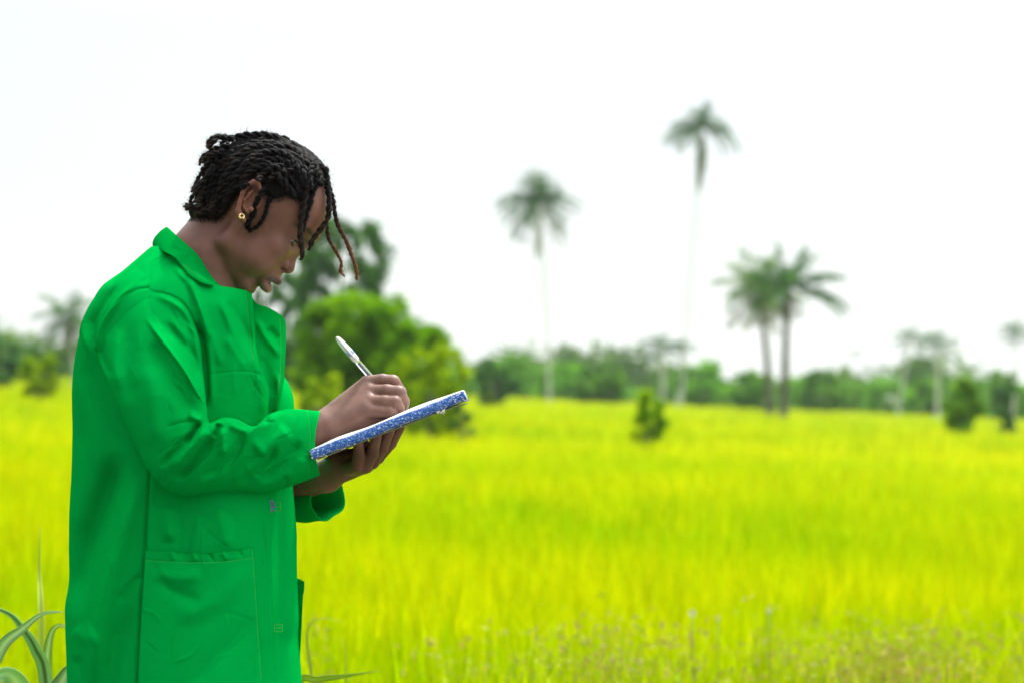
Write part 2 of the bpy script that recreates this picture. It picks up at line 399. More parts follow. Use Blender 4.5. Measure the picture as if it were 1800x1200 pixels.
def palm(cx, cy, bx, by, Y, rpx, label, group, n=24, seed=0, els=(-75, 80), droopk=1.0, cols=((0.02, 0.10, 0.025), (0.06, 0.18, 0.03)), trunk_r=0.2, azs=None, fr=None, wid=0.2):
    """crown centre and trunk base given in the picture's pixels, at depth Y"""
    r = np.random.default_rng(seed)
    base = PW(bx, by, Y); base[2] = 0; top = PW(cx, cy, Y) - base; L = rpx / FPX * Y * (1.0 if fr is not None else 1.4); trunk_r = trunk_r * (.52 if 'close pair' in label else .33)
    e = empty("palm_tree", base, label, "palm tree", group)
    C = catmull([(0, 0, 0), tuple(top * np.array([.35, 1, .45])), tuple(top * np.array([.75, 1, .8])), tuple(top)], 22)
    rad = trunk_r * (1 + 0.5 * np.exp(-np.linspace(0, 1, 22) * 14)) * np.linspace(1, .75, 22) * (1 + 0.04 * (-1.0) ** np.arange(22))
    A = Acc(); A.add(*tube(C, rad, 9)); link("trunk", A.mesh("trunk"), m_bark if ("dark trunk" in label or "close pair" in label) else m_pale, e)
    A = Acc(); c0, c1 = np.array(cols[0]), np.array(cols[1])
    if fr is None:
        fr = []
        for k in range(n):
            el = els[0] + (els[1] - els[0]) * ((k + r.random()) / n)
            fr.append((k * 2.39996 * 57.3 + r.uniform(-15, 15), el, r.uniform(0.8, 1.05)))
    for f_ in fr:
        az, el, ls = f_[:3]; t = r.random(); c = c0 * (1 - t) + c1 * t
        if el < -35: c = c * .5 + np.array([0.16, 0.13, 0.07]) * .5      # old drying fronds
        frond(A, top + np.array([0, 0, .02 * L]), R(az), R(el), L * ls, R(f_[3]) if len(f_) > 3 else droopk * R(58 if el > -20 else 25) * r.uniform(.8, 1.15), L * wid, c, r)
    link("crown", A.mesh("crown", smooth=False), m_frond, e)
    return e

G1 = "tall palms standing over the rice field"
palm(1234, 226, 1197, 722, 150, 54, "tallest slender palm, its small crown highest in the sky", G1, seed=3, trunk_r=0.26, wid=.26,
     fr=[(0, 86, 1.0, 8), (20, 75, .9, 10), (180, 62, .8, 20), (5, 88, .8, 12), (0, 58, .7, 30), (180, 78, .75, 15), (180, 45, .75, 35), (90, 70, .8, 20), (-5, 8, 1.0, 12), (8, 4, .95, 6), (0, 15, 1.75, 105), (12, 5, 1.5, 95), (182, 18, 1.65, 95), (175, 5, 1.45, 80), (190, 10, 1.3, 100), (200, -10, 1.3, 75), (180, 40, 1.2, 85), (170, -25, 1.2, 60), (-8, -20, 1.3, 70), (-5, 45, .9, 60),
         (90, -86, 2.1, 4), (95, -80, 1.9, 8), (270, -84, 2.0, 4), (60, -70, 1.5, 20), (240, 10, 1.0, 80), (110, -20, 1.0, 40)])
palm(948, 356, 966, 712, 135, 64, "tall slender palm alone left of the tallest one", G1, seed=9, trunk_r=0.26, wid=.24,
     fr=[(170, 84, 1.0, 6), (180, 66, .95, 12), (30, 80, .9, 10), (180, 76, .95, 10), (0, 66, .85, 20), (180, 52, .9, 22), (90, 75, .9, 20), (0, 40, .75, 25), (10, 86, .8, 10), (0, 22, .55, 20), (0, 50, .8, 30), (180, 30, .8, 20), (180, 32, 1.35, 78), (185, 18, 1.4, 70), (175, 5, 1.3, 62), (190, -12, 1.3, 55), (178, -30, 1.1, 45), (0, 34, 1.35, 80), (-6, 18, 1.3, 75), (6, 0, 1.1, 70), (0, -40, 1.5, 40),
         (10, -55, 1.3, 25), (90, -84, 1.6, 4), (180, -62, 1.3, 20), (200, -35, 1.4, 40), (170, -48, 1.35, 25), (-10, -28, 1.3, 45), (250, -10, 1.1, 60), (110, -20, 1.1, 50)])
palm(1335, 512, 1355, 728, 112, 66, "bushy palm with dense pale crown, left one of the close pair", G1, n=27, seed=5, trunk_r=0.34, wid=.24, els=(-60, 85), cols=((0.06, 0.15, 0.03), (0.13, 0.24, 0.04)))
palm(1384, 508, 1377, 735, 100, 98, "palm with a dark trunk and long fronds reaching right, right one of the close pair", G1, trunk_r=0.34, seed=6, wid=.2,
     fr=[(0, 38, 1.12, 55), (-8, 34, 1.1, 50), (0, 8, 1.28, 52), (8, 10, 1.25, 60), (-12, 0, 1.2, 55), (0, 74, .85, 12), (30, 66, .8, 15), (-20, 60, .85, 22), (180, 60, .8, 40), (200, 35, .8, 50), (165, 20, .75, 50), (185, -10, .7, 40), (0, -50, .6, 20), (20, -70, .6, 10),
         (200, -65, .6, 12), (90, 50, .9, 60), (270, 40, .9, 70), (100, 15, .9, 60), (255, 5, .9, 60), (180, 78, .9, 10), (150, 45, .8, 50), (90, -80, .7, 5)])
G2 = "small far palms along the tree line"
SP = [(0, 48, 1.0, 75), (180, 50, 1.0, 75), (5, 14, 1.0, 60), (176, 12, 1.0, 60), (0, 82, .75, 10), (175, 68, .7, 20), (20, -22, .85, 40), (192, -25, .85, 40), (90, 55, .9, 60), (270, 30, .9, 60), (250, -30, .8, 30)]
palm(1163, 612, 1165, 722, 150, 46, "small far palm beside the foot of the tallest palm, left of two", G2, seed=11, trunk_r=0.42, wid=.28, fr=SP)
palm(1199, 614, 1190, 722, 165, 34, "small far palm with sparse crown just right of its taller neighbour", G2, seed=12, trunk_r=0.36, wid=.24, fr=SP[:6] + SP[8:9])
palm(1602, 598, 1578, 728, 155, 40, "far palm with pale trunk, left one of the pair at the right", G2, seed=13, trunk_r=0.30, wid=.3, fr=SP[:9])
palm(1650, 606, 1648, 728, 150, 44, "far palm with dark drooping crown, right one of the pair at the right", G2, seed=14, trunk_r=0.40, wid=.3, fr=SP)
palm(1786, 588, 1782, 735, 150, 44, "far palm cut by the right edge of the picture", G2, seed=15, trunk_r=0.30, wid=.24, fr=SP)
palm(1492, 622, 1500, 728, 200, 32, "faint far palm with a thin arching crown over the tree line", G2, seed=16, trunk_r=0.2, wid=.18, fr=[(0, 40, 1.1, 85), (180, 30, 1.1, 80), (0, 5, .8, 60)])
palm(120, 558, 135, 668, 90, 56, "palm at far left beside the green coat", G2, n=20, seed=17, trunk_r=0.25, droopk=1.2)

DG = (np.array([0.03, 0.10, 0.045]), np.array([0.08, 0.20, 0.07]))
MG = (np.array([0.065, 0.19, 0.008]), np.array([0.19, 0.38, 0.012]))
YG = (np.array([0.13, 0.26, 0.008]), np.array([0.32, 0.44, 0.010]))
tree("broadleaf_tree", 592, 690, 75, 370, 114, "tall dark open-crowned tree behind the face", seed=1, n=6500, lobes=100, cols=DG, crown_low=0.15, gap=0.1, size=0.13, lk=.62)
tree("broadleaf_tree", 480, 690, 78, 470, 70, "dark tree beyond the chin and lapels", seed=2, n=2600, lobes=40, cols=DG, crown_low=0.2, gap=0.1, size=0.13, lk=.65)
tree("broadleaf_tree", 630, 700, 52, 508, 132, "dense bright green round tree behind the pen", seed=3, n=10000, lobes=120, cols=MG, crown_low=0.03, size=0.10, lk=.6, box=6, leaf=m_rice)
tree("broadleaf_tree", 735, 702, 50, 562, 95, "bright green tree sloping down right of the round one", seed=4, n=5200, lobes=70, cols=MG, crown_low=0.0, size=0.10, lk=.6, leaf=m_rice)
tree("shrub", 755, 735, 40, 598, 80, "yellow green leafy shrub above the notebook", "shrub", seed=5, n=2400, lobes=46, cols=YG, crown_low=0.1, gap=0.1, size=0.075, lk=.6, leaf=m_rice)
tree("shrub", 812, 752, 37, 690, 30, "low dark bush at the notebook's right end", "shrub", seed=6, n=700, lobes=8, cols=DG, crown_low=0.0, size=0.06)
tree("shrub", 560, 725, 45, 655, 50, "yellow green bush behind the green lapel", "shrub", seed=21, n=1300, lobes=14, cols=YG, crown_low=0.0, size=0.07, leaf=m_rice)
tree("shrub", 1137, 745, 42, 682, 42, "small bright green bush standing alone in the rice", "shrub", seed=7, n=1500, lobes=16, cols=(np.array([.10,.26,.005]), np.array([.26,.42,.005])), crown_low=0.0, size=0.07, leaf=m_rice)
tree("shrub", 1690, 735, 75, 660, 42, "dark green bush at the right field edge", "shrub", seed=8, n=1300, lobes=16, cols=MG, crown_low=0.0, size=0.14)
tree("shrub", 1775, 740, 78, 668, 28, "dark bush at the right edge of the picture", "shrub", seed=9, n=900, lobes=9, cols=DG, crown_low=0.0, size=0.14)
tree("shrub", 70, 668, 60, 622, 38, "yellow bush at far left before the dark trees", "shrub", seed=10, n=1200, lobes=14, cols=YG, crown_low=0.0, size=0.09, leaf=m_rice)
tree("broadleaf_tree", -5, 660, 85, 592, 55, "dark tree cut by the left edge of the picture", seed=11, n=1200, lobes=10, cols=DG, crown_low=0.1, size=0.14)
tree("broadleaf_tree", 75, 662, 90, 612, 60, "low dark tree behind the yellow bush at left", seed=12, n=1200, lobes=10, cols=DG, crown_low=0.05, size=0.14)
tree("broadleaf_tree", 870, 712, 95, 632, 45, "dark round tree right of the notebook", seed=13, n=1300, lobes=10, cols=DG, crown_low=0.02, size=0.13)
TL = [(905, 700, 170, 630, 48), (1000, 712, 165, 645, 60), (1062, 712, 150, 645, 48), (955, 712, 180, 655, 50), (1230, 716, 160, 640, 45), (1245, 716, 175, 668, 60), (1330, 722, 150, 655, 42),
      (1415, 722, 170, 672, 40), (1440, 724, 165, 655, 38), (1500, 724, 180, 678, 50), (1560, 726, 165, 672, 50), (1610, 728, 170, 672, 48), (1650, 728, 190, 668, 45), (1730, 730, 180, 672, 45),
      (1765, 732, 160, 655, 28), (1195, 716, 190, 676, 50), (1110, 714, 200, 690, 45), (1365, 724, 190, 680, 60), (1800, 734, 170, 680, 45), (1290, 720, 200, 690, 50), (205, 670, 120, 610, 90), (330, 675, 130, 600, 100), (1470, 724, 200, 685, 60), (780, 700, 150, 650, 80), (1850, 734, 150, 660, 60), (1910, 736, 160, 650, 60), (-80, 655, 110, 600, 60)]
TLW = {905: "directly right of the dark round tree", 1000: "just right of the left slender palm's foot", 1062: "the last big one before the lone small bush", 955: "right behind the left slender palm's trunk", 1230: "tall one right of the small far palms",
       1245: "low and wide, just right of the small far palms", 1330: "behind the left trunk of the close palm pair", 1415: "directly right of the close pair's dark trunk", 1440: "second one right of the close pair's dark trunk",
       1500: "under the faint thin far palm", 1560: "halfway between the faint palm and the right palm pair", 1610: "under the left palm of the right pair", 1650: "under the right palm of the right pair", 1730: "between the right palm pair and the edge palm",
       1765: "narrow taller one left of the edge palm", 1195: "at the foot of the tallest palm", 1110: "lowest one behind the lone small bush", 1365: "low one between the trunks of the close palm pair", 1800: "beneath the edge palm", 1290: "low one left of the close palm pair",
       1470: "low one left of the faint thin palm", 780: "behind the sloping bright tree"}
# the far wood behind everything, one mass
xs_ = rng.uniform(-75, 75, 420); ys_ = rng.uniform(215, 235, 420); cen_ = np.stack([xs_, ys_, rng.uniform(.5, 2.6, 420) * (1 + .5 * np.sin(xs_ * .21))], -1)
V, q, c = leaf_cloud(cen_, rng.uniform(1.2, 2.4, 420), 42000, .40, (np.array([.03, .09, .025]), np.array([.10, .20, .045])), 99)
me = make_mesh("far_wood", V, q, smooth=False); set_col(me, c); tag(link("far_wood", me, m_leaf), "low hazy wood closing the field along the whole horizon", "wood", kind="stuff")
names = ["low rounded", "broad pale", "dull green domed", "grey green flat topped", "small hazy"]
for k, (px, by, Y, ty, hw) in enumerate(TL):
    g = "far trees of the hazy tree line along the field edge"
    side = "behind the green coat" if 150 < px < 500 else ("behind the pen tree" if px == 780 else ("outside the left edge" if px < 0 else ("outside the right edge" if px > 1820 else None)))
    mix = 0.5 + 0.5 * math.sin(k * 2.1)
    cols = (np.array([0.035, 0.12, 0.02]) * (1 + .6 * mix), np.array([0.11, 0.26, 0.03]) * (1 + .5 * mix))
    o = tree("broadleaf_tree", px, by, Y, ty - 6, hw * 1.3, "x", seed=40 + k, n=1000, lobes=20, lk=.9, cols=cols, crown_low=0.0, size=0.26, group=g)
    where = {0: "left of the notebook's end tree", }
    shape = ["low rounded", "broad domed", "dull green", "grey green", "small"][k % 5]
    if px in (205, 330): lab = "%s far tree hidden behind the green coat%s" % (shape, ", the left one" if px == 205 else "")
    elif px == -80 or px > 1820: lab = "%s far tree just outside the %s edge of the picture%s" % (shape, "left" if px < 0 else "right", ", the farther one" if px == 1910 else "")
    else: lab = ("%s far tree %s" if len(TLW[px].split()) < 12 else "%s tree %s") % (shape, TLW[px])
    tag(o, lab)
# ------------------------------------------------------------------ the person: body as one continuous surface
TL_LABELS = True
HY = 3.70                                           # depth of the body's middle plane
h_o = PF(440, 365, HY)
h_u = np.array([math.cos(R(40)), 0, -math.sin(R(40))]); h_v = np.array([math.sin(R(40)), 0, math.cos(R(40))]); h_l = np.array([0, -1.0, 0])
def Hd(u, v, l): return h_o + (u * h_u + v * h_v + l * h_l) / 1000
HM = np.stack([h_u, h_v, h_l])                      # rows: head axes

def smin(a, b, k):
    if k <= 0: return np.minimum(a, b)
    h = np.clip(0.5 + 0.5 * (b - a) / k, 0, 1); return b + (a - b) * h - k * h * (1 - h)
def s_ell(c, r, M=None):
    c = np.asarray(c, float); r = np.asarray(r, float)
    def f(P):
        q = P - c
        if M is not None: q = q @ M.T
        k0 = np.sqrt(((q / r) ** 2).sum(-1)); k1 = np.sqrt(((q / r ** 2) ** 2).sum(-1)) + 1e-9
        return k0 * (k0 - 1) / k1
    return f
def s_cone(a, b, ra, rb):
    a = np.asarray(a, float); b = np.asarray(b, float); ab = b - a; L2 = ab.dot(ab) + 1e-12
    def f(P):
        q = P - a; t = np.clip(q @ ab / L2, 0, 1); d = q - t[..., None] * ab
        return np.sqrt((d * d).sum(-1)) - (ra + (rb - ra) * t)
    return f
def s_chain(pts, rad, k=0.003):
    fs = [s_cone(pts[i], pts[i + 1], rad[i], rad[i + 1]) for i in range(len(pts) - 1)]
    def f(P):
        d = fs[0](P)
        for g in fs[1:]: d = smin(d, g(P), k)
        return d
    return f
def Hell(u, v, l, ru, rv, rl, rot=0):
    M = HM
    if rot:
        c, s = math.cos(R(rot)), math.sin(R(rot)); M = np.array([[c, s, 0], [-s, c, 0], [0, 0, 1]]) @ HM
    return s_ell(Hd(u, v, l), (ru / 1000, rv / 1000, rl / 1000), M)
def Hcone(a, b, ra, rb): return s_cone(Hd(*a), Hd(*b), ra / 1000, rb / 1000)

OPS = []
def U(f, k): OPS.append((0, f, k / 1000))
def SUB(f, k): OPS.append((1, f, k / 1000))
# --- torso and arms inside the coat, legs under the trousers
yN, yF = 3.55, 3.85
U(s_chain([PF(320, 610, HY), PF(315, 750, HY), PF(320, 1000, HY), PF(320, 1150, HY)], [.085, .095, .105, .115], .05), 0)
U(s_chain([PF(268, 590, 3.575), PF(312, 785, 3.53), PF(320, 792, 3.53), PF(470, 785, 3.585), PF(566, 752, 3.615)], [.038, .031, .031, .028, .0255], .012), 30)
U(s_chain([PF(320, 575, yF), PF(400, 838, 3.92), PF(500, 850, 3.85), PF(574, 836, 3.745)], [.05, .038, .032, .024], .02), 40)
U(s_cone(PF(330, 515, HY), PF(276, 580, 3.59), .040, .040), 15)
U(s_cone(PF(330, 515, HY), PF(315, 575, yF), .040, .040), 15)
for yy in (3.60, 3.80):
    U(s_chain([PF(320, 1180, yy), PF(335, 1640, yy), PF(300, 2020, yy)], [.085, .055, .035], .03), 20)
    U(s_chain([PF(300, 2050, yy), PF(375, 2085, yy)], [.035, .022], .02), 20)
# --- neck
U(s_chain([PF(388, 404, HY), PF(358, 455, HY), PF(354, 498, HY)], [.0465, .050, .054], .02), 16)
# --- head
N0 = len(OPS)
U(Hell(9, 28, 0, 90, 84, 73), 14)
U(Hell(42, 43, 0, 66, 56, 60), 18)
U(Hell(28, 50, 0, 62, 60, 60), 25)
U(Hell(50, -22, 0, 50, 70, 54), 20)
for s in (1, -1):
    U(Hcone((8, -14, 56 * s), (15, -60, 47 * s), 10, 12.5), 12)
    U(Hcone((13, -62, 46 * s), (68, -92, 16 * s), 14, 13.5), 14)
    U(Hell(74, -18, 40 * s, 20, 18, 20), 14)
    U(Hell(58, -48, 38 * s, 30, 28, 22), 16)
U(Hell(75, -95, 0, 13, 12, 17), 9)
U(Hell(86, -58, 0, 19, 24, 28), 10)
for s in (1, -1):
    SUB(Hell(101, 8, 30 * s, 15, 13, 17), 10)
    U(Hcone((98, 28, 8 * s), (84, 30, 42 * s), 11, 8), 9)
    U(Hell(79, 4, 31 * s, 13.6, 13.6, 13.6), 3)
U(Hcone((98, 10, 0), (96.5, -13, 0), 7.5, 6.5), 7)
U(Hcone((96.5, -13, 0), (101.5, -26, 0), 6.5, 8.0), 4)
U(Hell(102, -33, 0, 11.3, 10.2, 10.5), 4)
for s in (1, -1):
    U(Hell(94.5, -33.5, 14.0 * s, 9.5, 9, 8), 2.5)
    SUB(Hell(100.5, -39.5, 13.5 * s, 6.4, 3.8, 6.0, -20), 1.2)
    SUB(Hell(84, -33, 23 * s, 2.5, 9, 4), 4)
# lips
for s in (1, -1):
    U(s_chain([Hd(102.5, -58, 0), Hd(101.5, -59, 8 * s), Hd(93, -62.5, 19 * s), Hd(86, -65, 26 * s)], [.0078, .0075, .006, .003], .003), 3)
    U(s_chain([Hd(97.5, -78, 0), Hd(96.5, -77.5, 8 * s), Hd(90, -73, 18 * s), Hd(85, -67.5, 25 * s)], [.0082, .0078, .0062, .003], .003), 3)
SUB(Hell(99, -68, 0, 15, 2.6, 21, 4), 2.0)
SUB(Hell(99, -91, 0, 7, 4.5, 20), 6)
# philtrum and eye openings
SUB(Hell(108, -51, 0, 3, 6, 2.6), 3)
for s in (1, -1):
    SUB(Hell(91, 0.6, 35 * s, 9.0, 5.4, 13.0, -20), 1.0)
    U(s_chain([Hd(93.5, 6, 27 * s), Hd(92, 8.5, 33 * s), Hd(86.5, 7, 41 * s), Hd(83, 2, 43.5 * s)], [.0016, .0019, .0018, .0014], .001), 1.2)
# --- ears, in the picture's coordinates at the side of the head
def ear(s):
    y = HY - 0.080 * s
    def q(px, py, dy=0): return PF(px, py, HY) * 0 + np.array([PF(px, py, HY - 0.08)[0], y - dy * s / 1000, PF(px, py, HY - 0.08)[2]])
    U(s_ell(q(440, 350, -7), (.018, .006, .024), np.array([[.85, 0, -.5], [0, 1, 0], [.5, 0, .85]])), 5)
    U(s_chain([q(457, 352, 2), q(459, 336, 4), q(455, 324, 5), q(446, 320, 6), q(435, 327, 7), q(427, 341, 7), q(422, 357, 6), q(419, 372, 4)], [.0025, .0030, .0034, .0034, .0034, .0032, .0032, .0038], .002), 1.5)
    U(s_chain([q(419, 370, 4), q(423, 381, 3), q(428, 387, 2)], [.0040, .0048, .0045], .003), 3)
    U(s_chain([q(446, 335, 0), q(438, 341, 2), q(433, 352, 2.5), q(431, 364, 2), q(435, 373, 1)], [.002, .0028, .0032, .0030, .0030], .003), 3.5)
    SUB(s_ell(q(440, 357, 4), (.0075, .006, .0105), np.array([[.85, 0, -.5], [0, 1, 0], [.5, 0, .85]])), 2)
    U(s_ell(q(441, 368, 2), (.0048, .004, .0040)), 2)
ear(1); ear(-1)
N1 = len(OPS)
# --- near hand writing
k_h = []
mcp = {'index': (646, 673, 3.648), 'middle': (653, 689, 3.634), 'ring': (651, 706, 3.620), 'little': (645, 722, 3.612)}
for nm, w in (('index', (584, 731, 3.632)), ('middle', (582, 740, 3.622)), ('ring', (582, 748, 3.615)), ('little', (584, 756, 3.613))):
    U(s_cone(PF(*w), PF(*mcp[nm]), .0185, .0118), 11)
U(s_cone(PF(585, 758, 3.622), PF(644, 740, 3.622), .0165, .0125), 8)
U(s_chain([PF(596, 757, 3.626), PF(640, 743, 3.624), PF(674, 735, 3.622)], [.0150, .0120, .0085], .004), 5)
U(s_chain([PF(590, 735, 3.65), PF(640, 712, 3.672)], [.019, .016], .003), 8)
fingers = [
    ([mcp['index'], (672, 668.5, 3.645), (691, 671, 3.642), (704, 688, 3.650), (708, 706, 3.660)], [.0118, .0102, .0106, .0088, .0078]),
    ([mcp['middle'], (680, 687, 3.626), (701, 690, 3.622), (709, 705, 3.630), (707, 722, 3.640)], [.0118, .0104, .0108, .0092, .0080]),
    ([mcp['ring'], (676, 705.5, 3.613), (695, 707, 3.610), (701, 717, 3.615), (697, 729, 3.626)], [.0114, .0098, .0102, .0086, .0076]),
    ([mcp['little'], (670, 723, 3.608), (686, 724, 3.606), (693, 732, 3.610), (689, 739, 3.619)], [.0108, .0088, .0090, .0078, .0070])]
for pts, rr in fingers:
    U(s_chain([PF(*p) for p in pts], rr, .0025), 1.8)
U(s_chain([PF(640, 712, 3.676), PF(672, 703, 3.684), PF(697, 714, 3.672)], [.0145, .0112, .0088], .003), 3)
# --- far hand under the book
U(s_chain([PF(574, 836, 3.745), PF(604, 815, 3.720), PF(625, 812, 3.705)], [.024, .0235, .020], .004), 10)
U(s_chain([PF(600, 820, 3.72), PF(640, 812, 3.725)], [.022, .018], .004), 8)
far_f = [
    ([(612, 822, 3.690), (628, 818, 3.668), (631, 801, 3.657), (630, 780, 3.650)], [.0125, .0098, .0092, .0078]),
    ([(620, 822, 3.698), (642, 819, 3.676), (654, 797, 3.664), (662, 766, 3.656)], [.0125, .0102, .0096, .0080]),
    ([(630, 820, 3.712), (655, 812, 3.694), (671, 787, 3.680), (685, 756, 3.668)], [.0125, .0100, .0094, .0080]),
    ([(636, 814, 3.728), (664, 804, 3.710), (687, 778, 3.700), (703, 750, 3.684)], [.0120, .0096, .0090, .0078])]
for pts, rr in far_f:
    U(s_chain([PF(*p) for p in pts], rr, .0025), 1.5)
U(s_chain([PF(596, 808, 3.735), PF(625, 800, 3.728), PF(643, 783, 3.712)], [.0155, .0118, .0088], .003), 3)

def body_sdf(P, ops=None):
    d = np.full(P.shape[:-1], 1.0)
    for mode, f, k in (OPS if ops is None else ops):
        if mode == 0: d = smin(d, f(P), k)
        else: d = -smin(-d, f(P), k)
    return d

def polygonise(sdf_ops, lo, hi, h, B=16, evalf=body_sdf):
    """sparse surface nets"""
    lo = np.asarray(lo, float); nb = np.ceil((np.asarray(hi) - lo) / (h * B)).astype(int)
    g = np.stack(np.meshgrid(*[np.arange(n) for n in nb], indexing='ij'), -1).reshape(-1, 3)
    cen = lo + (g + 0.5) * B * h; rad = B * h * 0.87 + h
    dc = evalf(cen, sdf_ops)
    act = np.abs(dc) < rad * 1.6 + 0.012
    g = g[act]; cen = cen[act]
    NX, NY, NZ = (nb * B + 2)
    ids, pos, quads = [], [], []
    ar = np.arange(B + 1); L = np.stack(np.meshgrid(ar, ar, ar, indexing='ij'), -1)
    pd = np.stack([np.abs(f(cen)) * 0 + f(cen) for _, f, _ in sdf_ops], 0)
    for bi in range(len(g)):
        near = [op for j, op in enumerate(sdf_ops) if pd[j, bi] < rad * 1.3 + 2.2 * op[2] + 0.02]
        if not near: continue
        G = g[bi] * B + L; P = lo + G * h
        d = evalf(P, near)
        s = d < 0
        if s.all() or not s.any(): continue
        # cell vertices
        c = np.zeros((B, B, B), int); acc = np.zeros((B, B, B, 3)); cnt = np.zeros((B, B, B))
        sl = [slice(0, B), slice(1, B + 1)]
        for ax in range(3):
            o1, o2 = [a for a in range(3) if a != ax]
            for i1 in (0, 1):
                for i2 in (0, 1):
                    a = [None] * 3; b = [None] * 3
                    a[ax] = sl[0]; b[ax] = sl[1]; a[o1] = b[o1] = sl[i1]; a[o2] = b[o2] = sl[i2]
                    da, db = d[tuple(a)], d[tuple(b)]; m = (da < 0) != (db < 0)
                    t = np.where(m, da / np.where(m, da - db, 1), 0)
                    e = np.zeros((B, B, B, 3)); e[..., ax] = t; e[..., o1] = i1; e[..., o2] = i2
                    acc += e * m[..., None]; cnt += m
        m = cnt > 0
        I = np.argwhere(m); Gc = g[bi] * B + I
        ids.append((Gc[:, 0] * NY + Gc[:, 1]) * NZ + Gc[:, 2])
        pos.append(lo + (Gc + acc[m] / cnt[m][:, None]) * h)
        for ax in range(3):
            a = [slice(0, B)] * 3; b = [slice(0, B)] * 3; b[ax] = slice(1, B + 1)
            sa, sb = s[tuple(a)], s[tuple(b)]; I = np.argwhere(sa != sb)
            if not len(I): continue
            G2 = g[bi] * B + I; o1, o2 = (ax + 1) % 3, (ax + 2) % 3
            def cid(d1, d2):
                q = G2.copy(); q[:, o1] -= d1; q[:, o2] -= d2
                return (q[:, 0] * NY + q[:, 1]) * NZ + q[:, 2]
            Q = np.stack([cid(1, 1), cid(0, 1), cid(0, 0), cid(1, 0)], -1)
            fl = ~sa[sa != sb]
            Q[fl] = Q[fl][:, ::-1]; quads.append(Q)
    ids = np.concatenate(ids); pos = np.concatenate(pos); quads = np.concatenate(quads)
    o = np.argsort(ids); ids = ids[o]; pos = pos[o]
    k = np.searchsorted(ids, quads); k = np.clip(k, 0, len(ids) - 1); ok = (ids[k] == quads).all(1)
    return pos, k[ok]

# materials of the figure
m_skin, nt, p = nmat("skin")
N, L = nt.nodes, nt.links
a = N.new("ShaderNodeAttribute"); a.attribute_name = "Col"
tc = N.new("ShaderNodeTexCoord"); n1 = N.new("ShaderNodeTexNoise"); n1.inputs['Scale'].default_value = 38; n1.inputs['Detail'].default_value = 5
L.new(tc.outputs['Object'], n1.inputs['Vector'])
mr = N.new("ShaderNodeMapRange"); mr.inputs[1].default_value = .3; mr.inputs[2].default_value = .7; mr.inputs[3].default_value = .82; mr.inputs[4].default_value = 1.15
L.new(n1.outputs['Fac'], mr.inputs[0])
vm = N.new("ShaderNodeVectorMath"); vm.operation = 'SCALE'; L.new(a.outputs['Color'], vm.inputs[0]); L.new(mr.outputs[0], vm.inputs['Scale'])
L.new(vm.outputs[0], p.inputs['Base Color'])
n2 = N.new("ShaderNodeTexNoise"); n2.inputs['Scale'].default_value = 900; n2.inputs['Detail'].default_value = 3; L.new(tc.outputs['Object'], n2.inputs['Vector'])
n3 = N.new("ShaderNodeTexVoronoi"); n3.inputs['Scale'].default_value = 420; L.new(tc.outputs['Object'], n3.inputs['Vector'])
ad = N.new("ShaderNodeMath"); ad.operation = 'ADD'; L.new(n2.outputs['Fac'], ad.inputs[0]); L.new(n3.outputs['Distance'], ad.inputs[1])
bp = N.new("ShaderNodeBump"); bp.inputs['Strength'].default_value = 0.10; bp.inputs['Distance'].default_value = 0.0012
L.new(ad.outputs[0], bp.inputs['Height']); L.new(bp.outputs[0], p.inputs['Normal'])
p.inputs['Roughness'].default_value = 0.47; p.inputs['Specular IOR Level'].default_value = 0.4
p.inputs['Subsurface Weight'].default_value = 0.12; p.inputs['Subsurface Radius'].default_value = (0.012, 0.004, 0.002); p.inputs['Subsurface Scale'].default_value = 0.6

